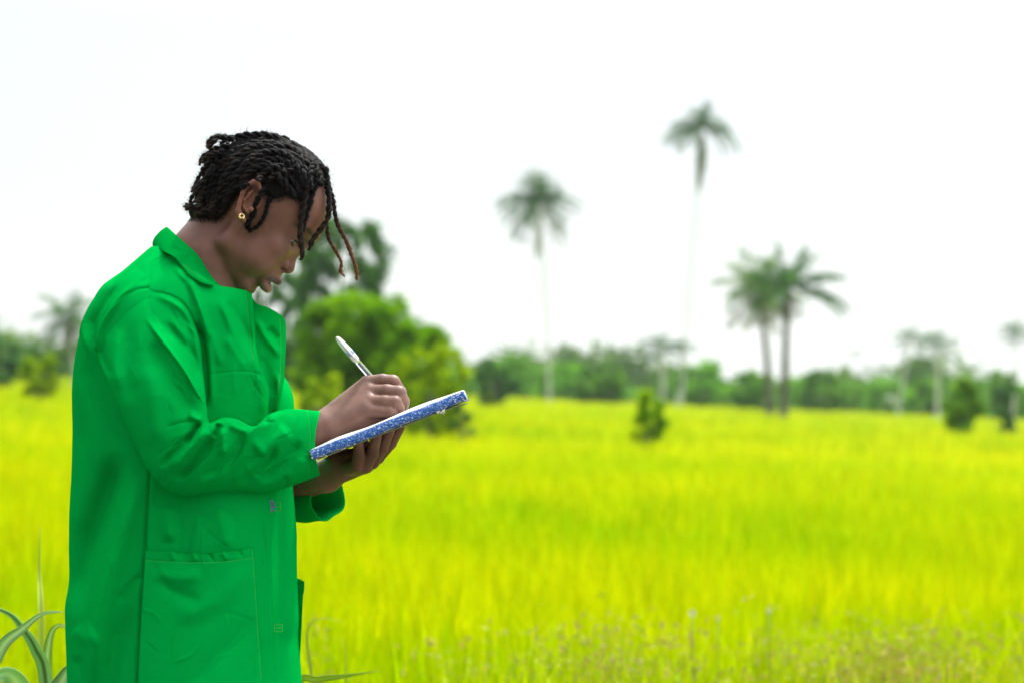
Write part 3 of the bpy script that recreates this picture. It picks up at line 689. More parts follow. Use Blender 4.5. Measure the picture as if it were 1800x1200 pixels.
person = empty("person", F2W(PF(330, 2080, HY)) * np.array([1, 1, 0]), "person in a long green work coat writing in a notebook, head bowed, short twisted braids", "person")
PO = np.array(person.location)
def plink(name, me, mat, parent):
    """link a mesh whose vertices are in world space under a parent with an offset"""
    o = link(name, me, mat, parent)
    if parent == person: o.matrix_parent_inverse = Matrix.Translation(-Vector(PO))
    return o
lo = np.array([PF(110, 0, 3.4)[0], 3.40, PF(0, 2150, 3.7)[2]]); hi = np.array([PF(730, 0, 3.7)[0], 4.0, PF(0, 235, 3.7)[2]])
bv, bq = polygonise(OPS, lo, hi, 0.0016)
def to_px(P):
    return 900 + P[..., 0] / P[..., 1] * FPX, 600 - (P[..., 2] / P[..., 1] - S0) * FPX
def grow(P, c, r): return np.exp(-((np.linalg.norm(P - c, axis=1) / r) ** 2))
def skin_col(P):
    q = (P - h_o) @ HM.T * 1000; u, v, l = q.T
    col = np.tile(np.array([[0.180, 0.079, 0.056]]), (len(P), 1))
    def mixc(c, w): 
        nonlocal col
        w = np.clip(w, 0, 1)[:, None]; col = col * (1 - w) + np.array(c) * w
    head = smooth(v, -130, -100)
    # warm ears, nose; cool cheeks
    mixc((0.21, 0.080, 0.045), 0.55 * smooth(np.abs(l), 74, 80) * smooth(u, -30, -20) * (1 - smooth(u, 12, 22)))
    mixc((0.18, 0.075, 0.052), 0.5 * np.exp(-((u - 100) / 16) ** 2 - ((v + 36) / 13) ** 2))
    # lips
    lipu = np.exp(-(((v + 59 + 0.30 * np.abs(l) * .6) / 6.2) ** 4)) * smooth(u, 82, 87) * (1 - smooth(np.abs(l), 24, 28))
    lipl = np.exp(-(((v + 77 - 0.34 * np.abs(l) * .7) / 7.5) ** 4)) * smooth(u, 80, 86) * (1 - smooth(np.abs(l), 22, 27))
    mixc((0.055, 0.030, 0.032), lipu * .95); mixc((0.24, 0.095, 0.10), lipl * .85)
    # brows
    bw = np.exp(-(((v - 27 - 3 * np.sin((u - 80) / 9)) / 4.0) ** 2)) * smooth(u, 66, 80) * smooth(np.abs(l), 8, 14)
    mixc((0.015, 0.010, 0.009), bw * .8)
    # lids a little darker
    mixc((0.08, 0.035, 0.025), 0.55 * np.exp(-(((u - 84) / 12) ** 2 + ((v - 2) / 12) ** 2 + ((np.abs(l) - 31) / 14) ** 2)))
    # palms and finger tips warmer; shade under the book painted into the far hand
    hand = smooth(P[:, 0], PF(575, 0, 3.65)[0], PF(600, 0, 3.65)[0]) * (1 - smooth(P[:, 2], PF(0, 600, 3.6)[2], PF(0, 590, 3.6)[2]))
    mixc((0.185, 0.090, 0.066), hand * .85); q2 = to_px(P); hand_shade = smooth(q2[1], 778, 800) * smooth(q2[0], 575, 600) * (P[:, 1] > 3.64); mixc((0.105, 0.042, 0.026), hand_shade * .8)
    return col
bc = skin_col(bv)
# inner head dark region under the hair gets a hair tone (short root hair)
def in_poly(px, py, poly):
    poly = np.asarray(poly, float); n = len(poly); c = np.zeros(px.shape, bool); j = n - 1
    for i in range(n):
        xi, yi = poly[i]; xj, yj = poly[j]
        c ^= ((yi > py) != (yj > py)) & (px < (xj - xi) * (py - yi) / (yj - yi + 1e-12) + xi); j = i
    return c
def poly_dist(px, py, pts, closed=False):
    pts = np.asarray(pts, float); 
    if closed: pts = np.vstack([pts, pts[:1]])
    d = np.full(px.shape, 1e9)
    for a, b in zip(pts[:-1], pts[1:]):
        ab = b - a; t = np.clip(((px - a[0]) * ab[0] + (py - a[1]) * ab[1]) / (ab @ ab + 1e-9), 0, 1)
        d = np.minimum(d, np.hypot(px - a[0] - t * ab[0], py - a[1] - t * ab[1]))
    return d
HAIRLINE = [(570, 250), (566, 318), (556, 322), (545, 335), (537, 352), (528, 356), (514, 346), (501, 348), (488, 354), (475, 352), (466, 344), (461, 330), (452, 316), (436, 320), (424, 335), (412, 350), (400, 366), (382, 388), (350, 384), (320, 380), (300, 200), (500, 180)]
def hair_mask(P, soft=11.0):
    """1 inside the hairy region; judged at the middle plane so both sides match"""
    Pm = P.copy(); s = HY / np.maximum(P[:, 1], 1); 
    px = 900 + P[:, 0] / 3.64 * FPX; py = 600 - (P[:, 2] / 3.64 - S0) * FPX
    ins = in_poly(px, py, HAIRLINE); d = poly_dist(px, py, HAIRLINE, True) * np.where(ins, 1, -1)
    return smooth(d, -soft, soft), d
hm, _ = hair_mask(bv)
earm = np.clip(smooth(np.abs((bv - h_o) @ HM[2]) * 1000, 76, 79), 0, 1)
hm = hm * (1 - earm); hm = np.clip(hm + (rng.random(len(hm)) - .5) * .5 * hm * (1 - hm) * 2, 0, 1)
bc = bc * (1 - hm[:, None] * .93) + np.array([0.012, 0.009, 0.009]) * hm[:, None] * .93
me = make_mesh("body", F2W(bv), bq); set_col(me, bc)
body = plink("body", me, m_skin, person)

# surface of the head seen from the camera, for laying hair on it
HEADOPS = OPS[N0 - 1:N0] + OPS[N0:N1]
def face_y(px, py):
    ys = np.arange(3.58, 3.80, 0.002); P = PF(np.full(len(ys), px), np.full(len(ys), py), ys)
    d = body_sdf(P, HEADOPS); i = np.argmax(d < 0)
    return float(ys[i]) if (d < 0).any() else None
# ------------------------------------------------------------------ eyes, hair, earring
m_eye, nt, p = nmat("eye"); a = nt.nodes.new("ShaderNodeAttribute"); a.attribute_name = "Col"; nt.links.new(a.outputs['Color'], p.inputs['Base Color'])
p.inputs['Roughness'].default_value = 0.14; p.inputs['Specular IOR Level'].default_value = .35
def sphere_mesh(c, r, nu=32, nv=20, sq=(1, 1, 1)):
    u, v = np.meshgrid(np.linspace(0, 2 * np.pi, nu, endpoint=False), np.linspace(0, np.pi, nv), indexing='ij')
    V = np.stack([np.sin(v) * np.cos(u), np.sin(v) * np.sin(u), np.cos(v)], -1).reshape(-1, 3) * r * np.array(sq) + c
    i = np.arange(nu)[:, None]; j = np.arange(nv - 1)[None]; n = lambda a, b: (a % nu) * nv + b
    q = np.stack([n(i, j), n(i, j + 1), n(i + 1, j + 1), n(i + 1, j)], -1).reshape(-1, 4); return V, q
for s in (1, -1):
    c = Hd(79, 3.5, 31 * s); V, q = sphere_mesh(c, 0.0124, 48, 32)
    gaze = 0.76 * h_u - 0.42 * h_v + 0.48 * s * h_l; gaze /= np.linalg.norm(gaze)
    ang = np.degrees(np.arccos(np.clip((V - c) @ gaze / 0.0124, -1, 1)))
    col = np.tile([[0.50, 0.44, 0.40]], (len(V), 1)); col[ang < 29] = (0.03, 0.014, 0.008); col[ang < 12] = (0.002, 0.002, 0.002)
    me = make_mesh("eye", F2W(V), q); set_col(me, col); o = plink("eye", me, m_eye, body)
# upper eyelashes and teeth
m_dark, _, p = nmat("lash"); p.inputs['Base Color'].default_value = (0.01, 0.008, 0.007, 1)
m_teeth, _, p = nmat("teeth"); p.inputs['Base Color'].default_value = (0.62, 0.56, 0.47, 1); p.inputs['Roughness'].default_value = 0.25
for s in (1, -1):
    A = Acc()
    for t in np.linspace(0, 1, 26):
        b = catmull([Hd(94, 5.5, 27 * s), Hd(92.5, 7.5, 33 * s), Hd(87, 6, 41 * s)], 27)[int(t * 26)]
        d = h_u * .8 - h_v * .25 + h_l * s * (0.1 + .5 * t); A.add(*tube(catmull([b, b + d * .004 - h_v * .001, b + d * .008 + h_v * .0015], 5), [.00035, .0003, .0002, .00015, .0001], 4))
    A.v = [F2W(v) for v in A.v]; plink("eyelashes", A.mesh("eyelashes"), m_dark, body)
A = Acc()
for k in range(-4, 5):
    c = Hd(93.5 - 0.55 * k * k, -66.5, 5.6 * k); V, q = sphere_mesh(c, 1, 10, 8, (.0032, .0031, .0034)); A.add(F2W(V), q)
plink("teeth", A.mesh("teeth"), m_teeth, body)
# earring: chunky twisted hoop through the lobe
m_gold, _, p = nmat("gold"); p.inputs['Base Color'].default_value = (0.83, 0.60, 0.28, 1); p.inputs['Metallic'].default_value = 1; p.inputs['Roughness'].default_value = 0.18
yE = HY - 0.0905
a = np.linspace(-2.6, 3.0, 30); cE = np.array([424.5, 380.5])
V, q, tr = tube(PF(cE[0] + 4.1 * np.sin(a) + .5, cE[1] - 4.1 * np.cos(a), yE + .0025 * np.sin(a * 1.0)), 0.0010 + 0.0015 * np.exp(-((np.abs(a) - 3.0) / 1.4) ** 2) + 0.0003 * np.sin(a * 9), 10)
plink("earring", make_mesh("earring", F2W(V), [q, tr]), m_gold, person)

m_hair, nt, p = nmat("hair_strands")
a = nt.nodes.new("ShaderNodeAttribute"); a.attribute_name = "Col"; nt.links.new(a.outputs['Color'], p.inputs['Base Color'])
tc = nt.nodes.new("ShaderNodeTexCoord"); nz = nt.nodes.new("ShaderNodeTexNoise"); nz.inputs['Scale'].default_value = 700; nz.inputs['Detail'].default_value = 4
nt.links.new(tc.outputs['Object'], nz.inputs['Vector']); bp = nt.nodes.new("ShaderNodeBump"); bp.inputs['Strength'].default_value = 0.9; bp.inputs['Distance'].default_value = 0.002
nt.links.new(nz.outputs['Fac'], bp.inputs['Height']); nt.links.new(bp.outputs[0], p.inputs['Normal'])
p.inputs['Roughness'].default_value = 0.6; p.inputs['Specular IOR Level'].default_value = 0.12
# scalp cap of short root hair, raised off the skin
me0 = body.data
nrm = np.zeros((len(bv), 3)); fn = np.cross(bv[bq[:, 1]] - bv[bq[:, 0]], bv[bq[:, 3]] - bv[bq[:, 0]])
for k in range(4): np.add.at(nrm, bq[:, k], fn)
nrm /= np.linalg.norm(nrm, axis=1)[:, None] + 1e-12
if (nrm[np.argmin(bv[:, 1])][1]) > 0: nrm = -nrm
fk = (hm[bq].min(1) > 0.5)
use = np.unique(bq[fk]); mp = -np.ones(len(bv), int); mp[use] = np.arange(len(use))
Pc = bv[use]; hh = smooth(hm[use], .5, 1)
q3 = (Pc - h_o) @ HM.T * 1000
lump = 0.5 + 0.5 * np.sin(q3[:, 2] * 0.52 + 1.2 * np.sin(q3[:, 0] * .05)) * np.cos(q3[:, 1] * .1)
capv = Pc + nrm[use] * ((hh ** 1.5) * (0.0055 + 0.0050 * lump) - 0.0004)[:, None] + rng.normal(0, .0004, Pc.shape)
me = make_mesh("hair", F2W(capv), mp[bq[fk]]); set_col(me, np.tile([[0.005, 0.0045, 0.005]], (len(capv), 1)))
hair = plink("hair", me, m_hair, person)

def braid(ctrl, r0=0.0048, r1=None, tipcol=None, fuzz=60, seed=0, lift=0.5, pitch=2.5):
    """two-strand twist along (px, py, y or None = lie on the head)"""
    rr = np.random.default_rng(seed); r1 = r1 or r0 * .7
    pts = []
    for c in ctrl:
        y = c[2] if len(c) > 2 else None
        if y is None or y < 1:
            off = 0 if y is None else y; fy = face_y(c[0], c[1]); y = (fy if fy else HY - .01) - r0 * lift - off
        pts.append(PF(c[0], c[1], y))
    C = catmull(pts, 40); ln = np.linalg.norm(np.diff(C, axis=0), axis=1).sum(); n = max(24, int(ln / 0.0011)); C = catmull(C, n)
    C += np.cumsum(rr.normal(0, 0.00016, C.shape), 0) * np.linspace(0, 1, n)[:, None]
    T, Nn, Bn = frames(C); s = np.linspace(0, 1, n); rad = .92 * (r0 + (r1 - r0) * s) * np.where(s > .93, 1 - (s - .93) * 7, 1) * (1 + .10 * np.sin(s * 31 + seed))
    ph = np.cumsum(np.full(n, ln / n)) / (pitch * (r0 + r1) / 2) * np.pi + seed
    A = Acc(); base = np.array([0.0055, 0.005, 0.006]); tc_ = np.array(tipcol) if tipcol is not None else base
    for k in (0, 1):
        q = C + (rad * .52)[:, None] * (np.cos(ph + k * np.pi)[:, None] * Nn + np.sin(ph + k * np.pi)[:, None] * Bn)
        rs = rad * .60 * (1 + .10 * np.sin(ph * 5 + k)); V, f, t = tube(q, rs, 7)
        sc = np.concatenate([np.repeat(s, 7), [0, 1]]); w = smooth(sc, .30, .9)[:, None]
        A.add(F2W(V), f, t, base * (1 - w) + tc_ * w)
    m = int(5 * fuzz * ln / .1)
    i = rr.integers(0, n - 1, m); d = rr.normal(0, 1, (m, 3)); d /= np.linalg.norm(d, axis=1)[:, None]
    st = C[i] + d * rad[i][:, None] * .8; L = rr.uniform(.0015, .0055, (m, 1)) * (1 + (rr.random((m, 1)) < .08)); d2 = d + rr.normal(0, .6, (m, 3))
    e = st + d2 * L; md = (st + e) / 2 + rr.normal(0, .0008, (m, 3)); w = np.cross(d2, rr.normal(0, 1, (m, 3))); w /= np.linalg.norm(w, axis=1)[:, None]; w *= .00013
    V = np.stack([st - w, st + w, md + w, md - w, e], 1).reshape(-1, 3); b5 = np.arange(m)[:, None] * 5
    wv = np.repeat(smooth(s[i], .4, 1), 5)[:, None]
    A.add(F2W(V), b5 + np.array([[0, 1, 2, 3]]), b5 + np.array([[3, 2, 4]]), (base * 1.5 + np.array([.012, .006, .003])) * (1 - wv) + (tc_ * 1.3) * wv)
    o = plink("braid", A.mesh("braid"), m_hair, hair); return o
BR = (0.15, 0.062, 0.025)
front = [
 ([(545, 290), (549, 284, .002), (545, 300, 3.640), (541, 318, 3.632), (535, 349, 3.630), (529, 381, 3.632), (527, 413, 3.634), (529, 442, 3.640), (526, 450, 3.642)], .0062, .0048, (.03, .02, .015), 1),
 ([(553, 298), (559, 306, 3.650), (551, 338, 3.645), (545, 360, 3.640), (537, 386, 3.638), (534, 408, 3.640)], .0052, .0042, None, 2),
 ([(550, 300), (562, 293, 3.675), (573, 300, 3.672), (576, 330, 3.668), (579, 360, 3.664), (576, 384, 3.662), (563, 405, 3.660), (548, 423, 3.660), (541, 440, 3.662)], .0054, .0044, (.03, .02, .015), 3),
 ([(558, 298, 3.70), (569, 303, 3.70), (583, 344, 3.70), (587, 370, 3.70), (593, 397, 3.70), (607, 429, 3.70), (617, 456, 3.70), (624, 477, 3.70), (624, 493, 3.70)], .0046, .0030, BR, 4),
 ([(566, 330, 3.745), (572, 370, 3.745), (575, 397, 3.745), (579, 421, 3.745), (593, 445, 3.745), (601, 461, 3.745), (600, 477, 3.745), (608, 485, 3.745)], .0040, .0024, BR, 5),
 ([(484, 315), (470, 326), (460, 338), (450, 359, .001), (444, 381, .004), (435, 397, .004), (439, 411, .003)], .0044, .0038, None, 6),
 ([(500, 308), (489, 322), (481, 336), (472, 359, .001), (468, 378, .003), (456, 397, .003), (441, 404, .003)], .0042, .0028, None, 7),
 ([(440, 316), (431, 327, .001), (419, 330, .004), (407, 339, .004), (406, 349, .004), (411, 354, .003)], .0046, .0040, None, 8),
 ([(545, 300, 3.76), (562, 320, 3.765), (566, 350, 3.768), (560, 380, 3.77), (552, 405, 3.77)], .0050, .0040, None, 9),
 ([(560, 300, 3.72), (572, 312, 3.722), (578, 335, 3.722), (582, 352, 3.722)], .0040, .0032, None, 10)]
for c, r0, r1, tcl, sd in front: braid(c, r0, r1, tcl, fuzz=170, seed=sd, lift=.7)
g = [[(565, 320), (556, 294), (537, 270), (512, 252), (480, 242), (448, 239), (418, 244), (392, 254)],
     [(556, 322), (536, 290), (510, 266), (480, 256), (445, 258), (410, 279), (375, 305), (356, 330)],
     [(545, 333), (520, 301), (490, 280), (460, 280), (430, 298), (403, 322), (380, 345), (362, 372)],
     [(520, 345), (500, 320), (475, 302), (450, 305), (428, 318), (408, 338), (392, 357), (372, 378)]]
G = np.array([catmull(x, 12) for x in g])
for k, t in enumerate(np.linspace(0.0, 3, 8)):
    i = min(int(t), 2); w = t - i; c = G[i] * (1 - w) + G[i + 1] * w
    c = c + rng.normal(0, 1.8, c.shape) + np.stack([0 * c[:, 0], 3.2 * np.sin(np.linspace(0, 7, len(c)) + k * 2.1)], -1)
    braid([(p_[0], p_[1], .0065 + .003 * math.sin(j_ * 1.1 + k * 1.7)) for j_, p_ in enumerate(c)], rng.uniform(.0054, .0074), .0050, None, fuzz=140, seed=20 + k, lift=.9, pitch=2.6)
    cm = [(p_[0], p_[1]) for p_ in c[:10:2]]      # the same rows on the far side of the head
    pts = []
    for p_ in cm:
        fy = face_y(*p_); pts.append((p_[0], p_[1], 2 * HY - (fy or HY) + .004))
    braid(pts, .0056, .0050, None, fuzz=30, seed=50 + k, pitch=3.2)
s_ = [[(410, 244), (396, 243), (383, 241), (378, 247), (371, 254), (367, 262)],
      [(402, 254), (390, 259), (378, 261), (368, 264)],
      [(393, 267), (378, 270), (365, 274), (359, 277), (355, 286)],
      [(390, 270), (375, 279), (364, 291), (356, 299), (359, 312), (367, 318)],
      [(378, 283), (384, 289), (377, 307), (364, 315), (349, 324), (342, 336), (342, 347)],
      [(372, 300), (360, 318), (351, 333), (351, 349), (346, 356), (339, 357)],
      [(370, 315), (362, 336), (361, 350), (349, 369), (336, 365), (327, 369)],
      [(376, 318), (366, 342), (368, 362), (354, 374), (346, 376), (341, 381)],
      [(386, 312), (375, 336), (375, 356), (378, 371), (370, 383)],
      [(396, 320), (384, 341), (385, 362), (375, 378)],
      [(407, 318), (396, 339), (397, 353), (386, 365), (377, 374)],
      [(400, 290), (385, 310), (368, 330), (357, 352), (358, 372)],
      [(388, 296), (370, 308), (356, 320), (346, 330), (350, 343), (344, 352)],
      [(404, 300), (390, 325), (380, 350), (366, 372)]]
for k, c in enumerate(s_):
    for j, (y, dx, dy) in enumerate([(3.655 + .012 * math.sin(k * 2.3), 0, 0), (3.71 + .015 * math.sin(k * 1.7), rng.normal(5, 3), rng.normal(0, 4))]):
        n = len(c); pts = [(x + dx * (i > 0), yy + dy * (i > 0), y + .012 * math.sin(i * 1.3 + k) * (i / n)) for i, (x, yy) in enumerate(c)]
        braid(pts, .0052, .0036, (.02, .014, .01), fuzz=110, seed=100 + 2 * k + j)

# looser twists lying across the rows, and ropes falling over the back of the head
Z = lambda P_: [(300 + x / 3.75, 210 + y / 3.75, o_) for x, y, o_ in P_]
loose = [Z([(905, 285, .010), (800, 190, .014), (680, 150, .016), (560, 175, .016), (450, 240, .014), (360, 310, .012)]),
         Z([(860, 330, .009), (760, 235, .013), (640, 215, .016), (530, 270, .016), (440, 350, .014), (385, 440, .010)]),
         Z([(700, 125, .012), (590, 118, .014), (480, 140, .014), (390, 190, .012), (320, 215, .006)]),
         Z([(640, 300, .012), (550, 330, .015), (490, 380, .013), (455, 440, .010)]),
         Z([(740, 310, .011), (660, 320, .014), (600, 370, .013), (575, 410, .011)]),
         Z([(830, 300, .009), (790, 340, .012), (720, 360, .013), (640, 400, .012)]),
         Z([(450, 270, .013), (380, 350, .014), (330, 450, .012), (300, 560, .008), (270, 640, .006)]),
         Z([(500, 300, .014), (430, 390, .014), (385, 500, .011), (340, 590, .008), (300, 630, .006)]),
         Z([(420, 220, .012), (340, 290, .012), (290, 380, .010), (255, 480, .008), (240, 590, .006)])]
for k, c in enumerate(loose): braid(c, rng.uniform(.0050, .0062), .0046, (.015, .011, .009), fuzz=190, seed=200 + k, pitch=2.3)
Zb = lambda P_, y_: [(300 + x / 3.75, 210 + y / 3.75, y_) for x, y in P_]
for k, c in enumerate([Zb([(360, 130), (310, 112), (262, 128), (240, 160), (248, 196)], 3.69), Zb([(300, 215), (240, 225), (205, 255), (196, 300)], 3.67), Zb([(230, 330), (185, 380), (160, 440), (140, 480)], 3.71),
                       Zb([(190, 470), (150, 500), (132, 540), (150, 580), (110, 575)], 3.66), Zb([(200, 560), (165, 600), (130, 590), (95, 598)], 3.70), Zb([(230, 600), (190, 630), (160, 620), (150, 645)], 3.68)]):
    braid(c, .0038, .0026, (.03, .02, .014), fuzz=260, seed=300 + k, pitch=2.4)
# fine short hairs along the hairline, combed back over the skin
ih = np.where((hm > .10) & (hm < .75))[0]; ih = ih[rng.integers(0, len(ih), 4200)]
nv = nrm[ih]; back = -h_u * .8 + h_v * .5; dr = back - nv * (nv @ back)[:, None] + rng.normal(0, .35, nv.shape); dr -= nv * (dr * nv).sum(1)[:, None] * .8
dr /= np.linalg.norm(dr, axis=1)[:, None]; Lh = rng.uniform(.003, .009, (len(ih), 1)); b0 = bv[ih] + nv * .0002; m1 = b0 + dr * Lh * .5 + nv * .0012; t1 = b0 + dr * Lh + nv * .0010
wh = np.cross(dr, nv) * .00011
V = np.stack([b0 - wh, b0 + wh, m1 + wh, m1 - wh, t1], 1).reshape(-1, 3); b5 = np.arange(len(ih))[:, None] * 5
me = make_mesh("baby_hairs", F2W(V), [b5 + np.array([[0, 1, 2, 3]]), b5 + np.array([[3, 2, 4]])]); set_col(me, np.tile([[.006, .005, .005]], (len(V), 1)))
tag(plink("baby_hairs", me, m_hair, hair), kind="stuff")
# ------------------------------------------------------------------ the coat
m_cloth, nt, p = nmat("green_cotton")
N, L = nt.nodes, nt.links
tc = N.new("ShaderNodeTexCoord")
nz = N.new("ShaderNodeTexNoise"); nz.inputs['Scale'].default_value = 7; nz.inputs['Detail'].default_value = 5; L.new(tc.outputs['Object'], nz.inputs['Vector'])
mr = N.new("ShaderNodeMix"); mr.data_type = 'RGBA'; L.new(nz.outputs['Fac'], mr.inputs[0])
mr.inputs[6].default_value = (0.0, 0.335, 0.048, 1); mr.inputs[7].default_value = (0.0, 0.39, 0.060, 1)
L.new(mr.outputs[2], p.inputs['Base Color'])
w1 = N.new("ShaderNodeTexWave"); w1.bands_direction = 'X'; w1.inputs['Scale'].default_value = 420; w2 = N.new("ShaderNodeTexWave"); w2.bands_direction = 'Z'; w2.inputs['Scale'].default_value = 420
L.new(tc.outputs['Object'], w1.inputs['Vector']); L.new(tc.outputs['Object'], w2.inputs['Vector'])
ad = N.new("ShaderNodeMath"); ad.operation = 'ADD'; L.new(w1.outputs['Fac'], ad.inputs[0]); L.new(w2.outputs['Fac'], ad.inputs[1])
n3 = N.new("ShaderNodeTexNoise"); n3.inputs['Scale'].default_value = 60; n3.inputs['Detail'].default_value = 4; L.new(tc.outputs['Object'], n3.inputs['Vector'])
b1 = N.new("ShaderNodeBump"); b1.inputs['Strength'].default_value = 0.12; b1.inputs['Distance'].default_value = 0.0006; L.new(ad.outputs[0], b1.inputs['Height'])
b2 = N.new("ShaderNodeBump"); b2.inputs['Strength'].default_value = 0.15; b2.inputs['Distance'].default_value = 0.004; L.new(n3.outputs['Fac'], b2.inputs['Height']); L.new(b1.outputs[0], b2.inputs['Normal'])
L.new(b2.outputs[0], p.inputs['Normal'])
p.inputs['Roughness'].default_value = 0.62; p.inputs['Sheen Weight'].default_value = 0.0; p.inputs['Sheen Tint'].default_value = (0.3, 1, 0.5, 1); p.inputs['Specular IOR Level'].default_value = 0.0
trn = N.new("ShaderNodeBsdfTranslucent"); trn.inputs['Color'].default_value = (0.0, 0.42, 0.05, 1)
mx = N.new("ShaderNodeMixShader"); mx.inputs[0].default_value = 0.2; L.new(p.outputs[0], mx.inputs[1]); L.new(trn.outputs[0], mx.inputs[2]); L.new(mx.outputs[0], N['Material Output'].inputs['Surface'])
m_flap = m_cloth.copy(); m_flap.name = 'green_cotton_flap'      # free-hanging single layers let more light through
for n_k in m_flap.node_tree.nodes:
    if n_k.type == 'MIX_SHADER': n_k.inputs[0].default_value = .48
m_thread, _, p = nmat("thread"); p.inputs['Base Color'].default_value = (0.04, 0.44, 0.04, 1); p.inputs['Roughness'].default_value = 0.7

def interp(tab, v):
    tab = np.asarray(tab, float); return np.interp(v, tab[:, 0], tab[:, 1])
def smooth_tab(tab, n=400):
    tab = np.asarray(tab, float); v = np.linspace(tab[0, 0], tab[-1, 0], n); y = np.interp(v, tab[:, 0], tab[:, 1])
    k = np.hanning(17); k /= k.sum(); yp = np.concatenate([2 * y[0] - y[8:0:-1], y, 2 * y[-1] - y[-2:-10:-1]]); return np.stack([v, np.convolve(yp, k, 'valid')], -1)
T_BACK = smooth_tab([(425, 285), (433, 271), (450, 253), (465, 237), (485, 214), (510, 191), (530, 177), (555, 161), (580, 151), (600, 144), (650, 135), (700, 132), (750, 133), (800, 133), (870, 130), (960, 125), (1060, 120), (1130, 123), (1200, 126), (1450, 122)])
T_FRT = smooth_tab([(425, 300), (450, 345), (480, 372), (500, 392), (540, 425), (580, 450), (620, 476), (650, 497), (690, 513), (720, 516), (790, 514), (860, 515), (936, 520), (1017, 521), (1090, 525), (1119, 522), (1200, 528), (1450, 532)])
T_FRS = smooth_tab([(425, 420), (480, 455), (520, 482), (560, 500), (620, 510), (690, 515), (720, 517), (860, 515), (936, 520), (1017, 521), (1090, 525), (1119, 522), (1200, 528), (1450, 532)])
T_W = smooth_tab([(425, .045), (440, .075), (460, .10), (480, .125), (500, .15), (540, .178), (600, .190), (700, .183), (800, .180), (950, .19), (1200, .215), (1450, .225)])
def torso_y(px, py, T=None, off=0.0):
    T = T_FRS if T is None else T
    a = interp(T_BACK, py); b = interp(T, py); m = (a + b) / 2; h = (b - a) / 2
    # undo the perspective of points nearer than the middle plane, two passes
    y = np.full(np.shape(px), HY - .15)
    for _ in range(3):
        pxm = 900 + (px - 900) * y / HY
        u = np.clip((pxm - m) / h, -.995, .995); y = HY - interp(T_W, py) * (1 - np.abs(u) ** 2.3) ** .5
    return y - off

def seg_dist(px, py, pts):
    pts = np.asarray(pts, float); d = np.full(px.shape, 1e9); tt = np.zeros(px.shape); sg = np.zeros(px.shape)
    lens = np.hypot(*np.diff(pts, axis=0).T); cum = np.concatenate([[0], np.cumsum(lens)])
    for i, (a, b) in enumerate(zip(pts[:-1], pts[1:])):
        ab = b - a; t = np.clip(((px - a[0]) * ab[0] + (py - a[1]) * ab[1]) / (ab @ ab + 1e-9), 0, 1)
        dx = px - a[0] - t * ab[0]; dy = py - a[1] - t * ab[1]; dd = np.hypot(dx, dy); m = dd < d
        d = np.where(m, dd, d); tt = np.where(m, (cum[i] + t * lens[i]) / cum[-1], tt); sg = np.where(m, np.sign(ab[0] * dy - ab[1] * dx), sg)
    return d, tt, sg
FOLDK = (1.65, 1.0)
def folds(px, py, F):
    h = np.zeros(px.shape)
    for pts, w, a, kind in F:
        pts = catmull(np.asarray(pts, float), 14); lo_ = pts.min(0) - 4 * w; hi_ = pts.max(0) + 4 * w
        m = (px > lo_[0]) & (px < hi_[0]) & (py > lo_[1]) & (py < hi_[1])
        if not m.any(): continue
        d, t, s = seg_dist(px[m], py[m], pts); e = smooth(t, 0, .22) * (1 - smooth(t, .75, 1)) if kind != 'line' else 1
        if kind == 'g' or kind == 'line': v = np.exp(-(d / w) ** 2)
        elif kind == 'c': v = np.exp(-d / w)                                  # sharp crease
        elif kind == 'L': v = np.where(s > 0, np.exp(-(d / w) ** 1.3), np.exp(-(d / (w * .25)) ** 2))   # steep on one side
        else: v = np.where(s < 0, np.exp(-(d / w) ** 1.3), np.exp(-(d / (w * .25)) ** 2))
        h[m] += a * v * e / 1000 * FOLDK[kind == 'line']
    return h
def wrinkle(px, py, seed=0, a1=1.6, a2=.5):
    return ((vnoise(px + 500, py * .6 + 500, 31 + seed, 46) - .5) * 2 * a1 + (vnoise(px + 500 + py * .4, py + 500, 37 + seed, 17) - .5) * 2 * a2) / 1000
TF = [
    ([(266, 700), (266, 780), (264, 830), (257, 907), (255, 965), (251, 1017), (242, 1200), (235, 1450)], 3.0, -6, 'line'),
    ([(214, 474), (184, 515), (162, 548), (150, 580), (156, 612), (164, 640)], 6, 11, 'g'),
    ([(206, 505), (178, 545), (163, 580), (170, 625)], 5, -9, 'g'),
    ([(242, 500), (208, 535), (182, 572), (172, 605), (172, 640)], 4.5, 7, 'g'),
    ([(225, 455), (200, 490), (170, 530)], 5, 2.5, 'g'),
    ([(300, 440), (270, 462), (240, 480)], 10, 2.5, 'g'), ([(285, 470), (262, 495), (240, 508)], 5, -2, 'g'),
    ([(258, 512), (263, 480), (273, 465), (307, 448)], 1.6, -1.6, 'line'),
    ([(150, 620), (165, 680), (200, 760), (225, 800)], 14, -6, 'g'),
    ([(135, 650), (150, 720), (170, 790), (190, 840)], 12, 4, 'g'),
    ([(210, 780), (190, 840), (165, 910), (142, 980), (124, 1072)], 19, -22, 'g'),
    ([(245, 820), (232, 880), (214, 940), (190, 1020), (172, 1110), (158, 1200)], 15, 15, 'g'),
    ([(150, 760), (145, 850), (132, 940)], 14, 6, 'g'),
    ([(230, 1040), (205, 1110), (190, 1200), (180, 1300)], 15, -6, 'g'),
    ([(130, 1085), (150, 1100), (175, 1085)], 14, 6, 'g'), ([(468, 500), (474, 560), (478, 640), (480, 700), (480, 790)], 17, -62, 'line'), ([(494, 780), (496, 900), (498, 1200), (504, 1450)], 15, -26, 'line'),
    ([(250, 990), (225, 1015), (205, 1040)], 6, -3, 'g'), ([(130, 1130), (145, 1170), (150, 1220)], 12, -6, 'g')]
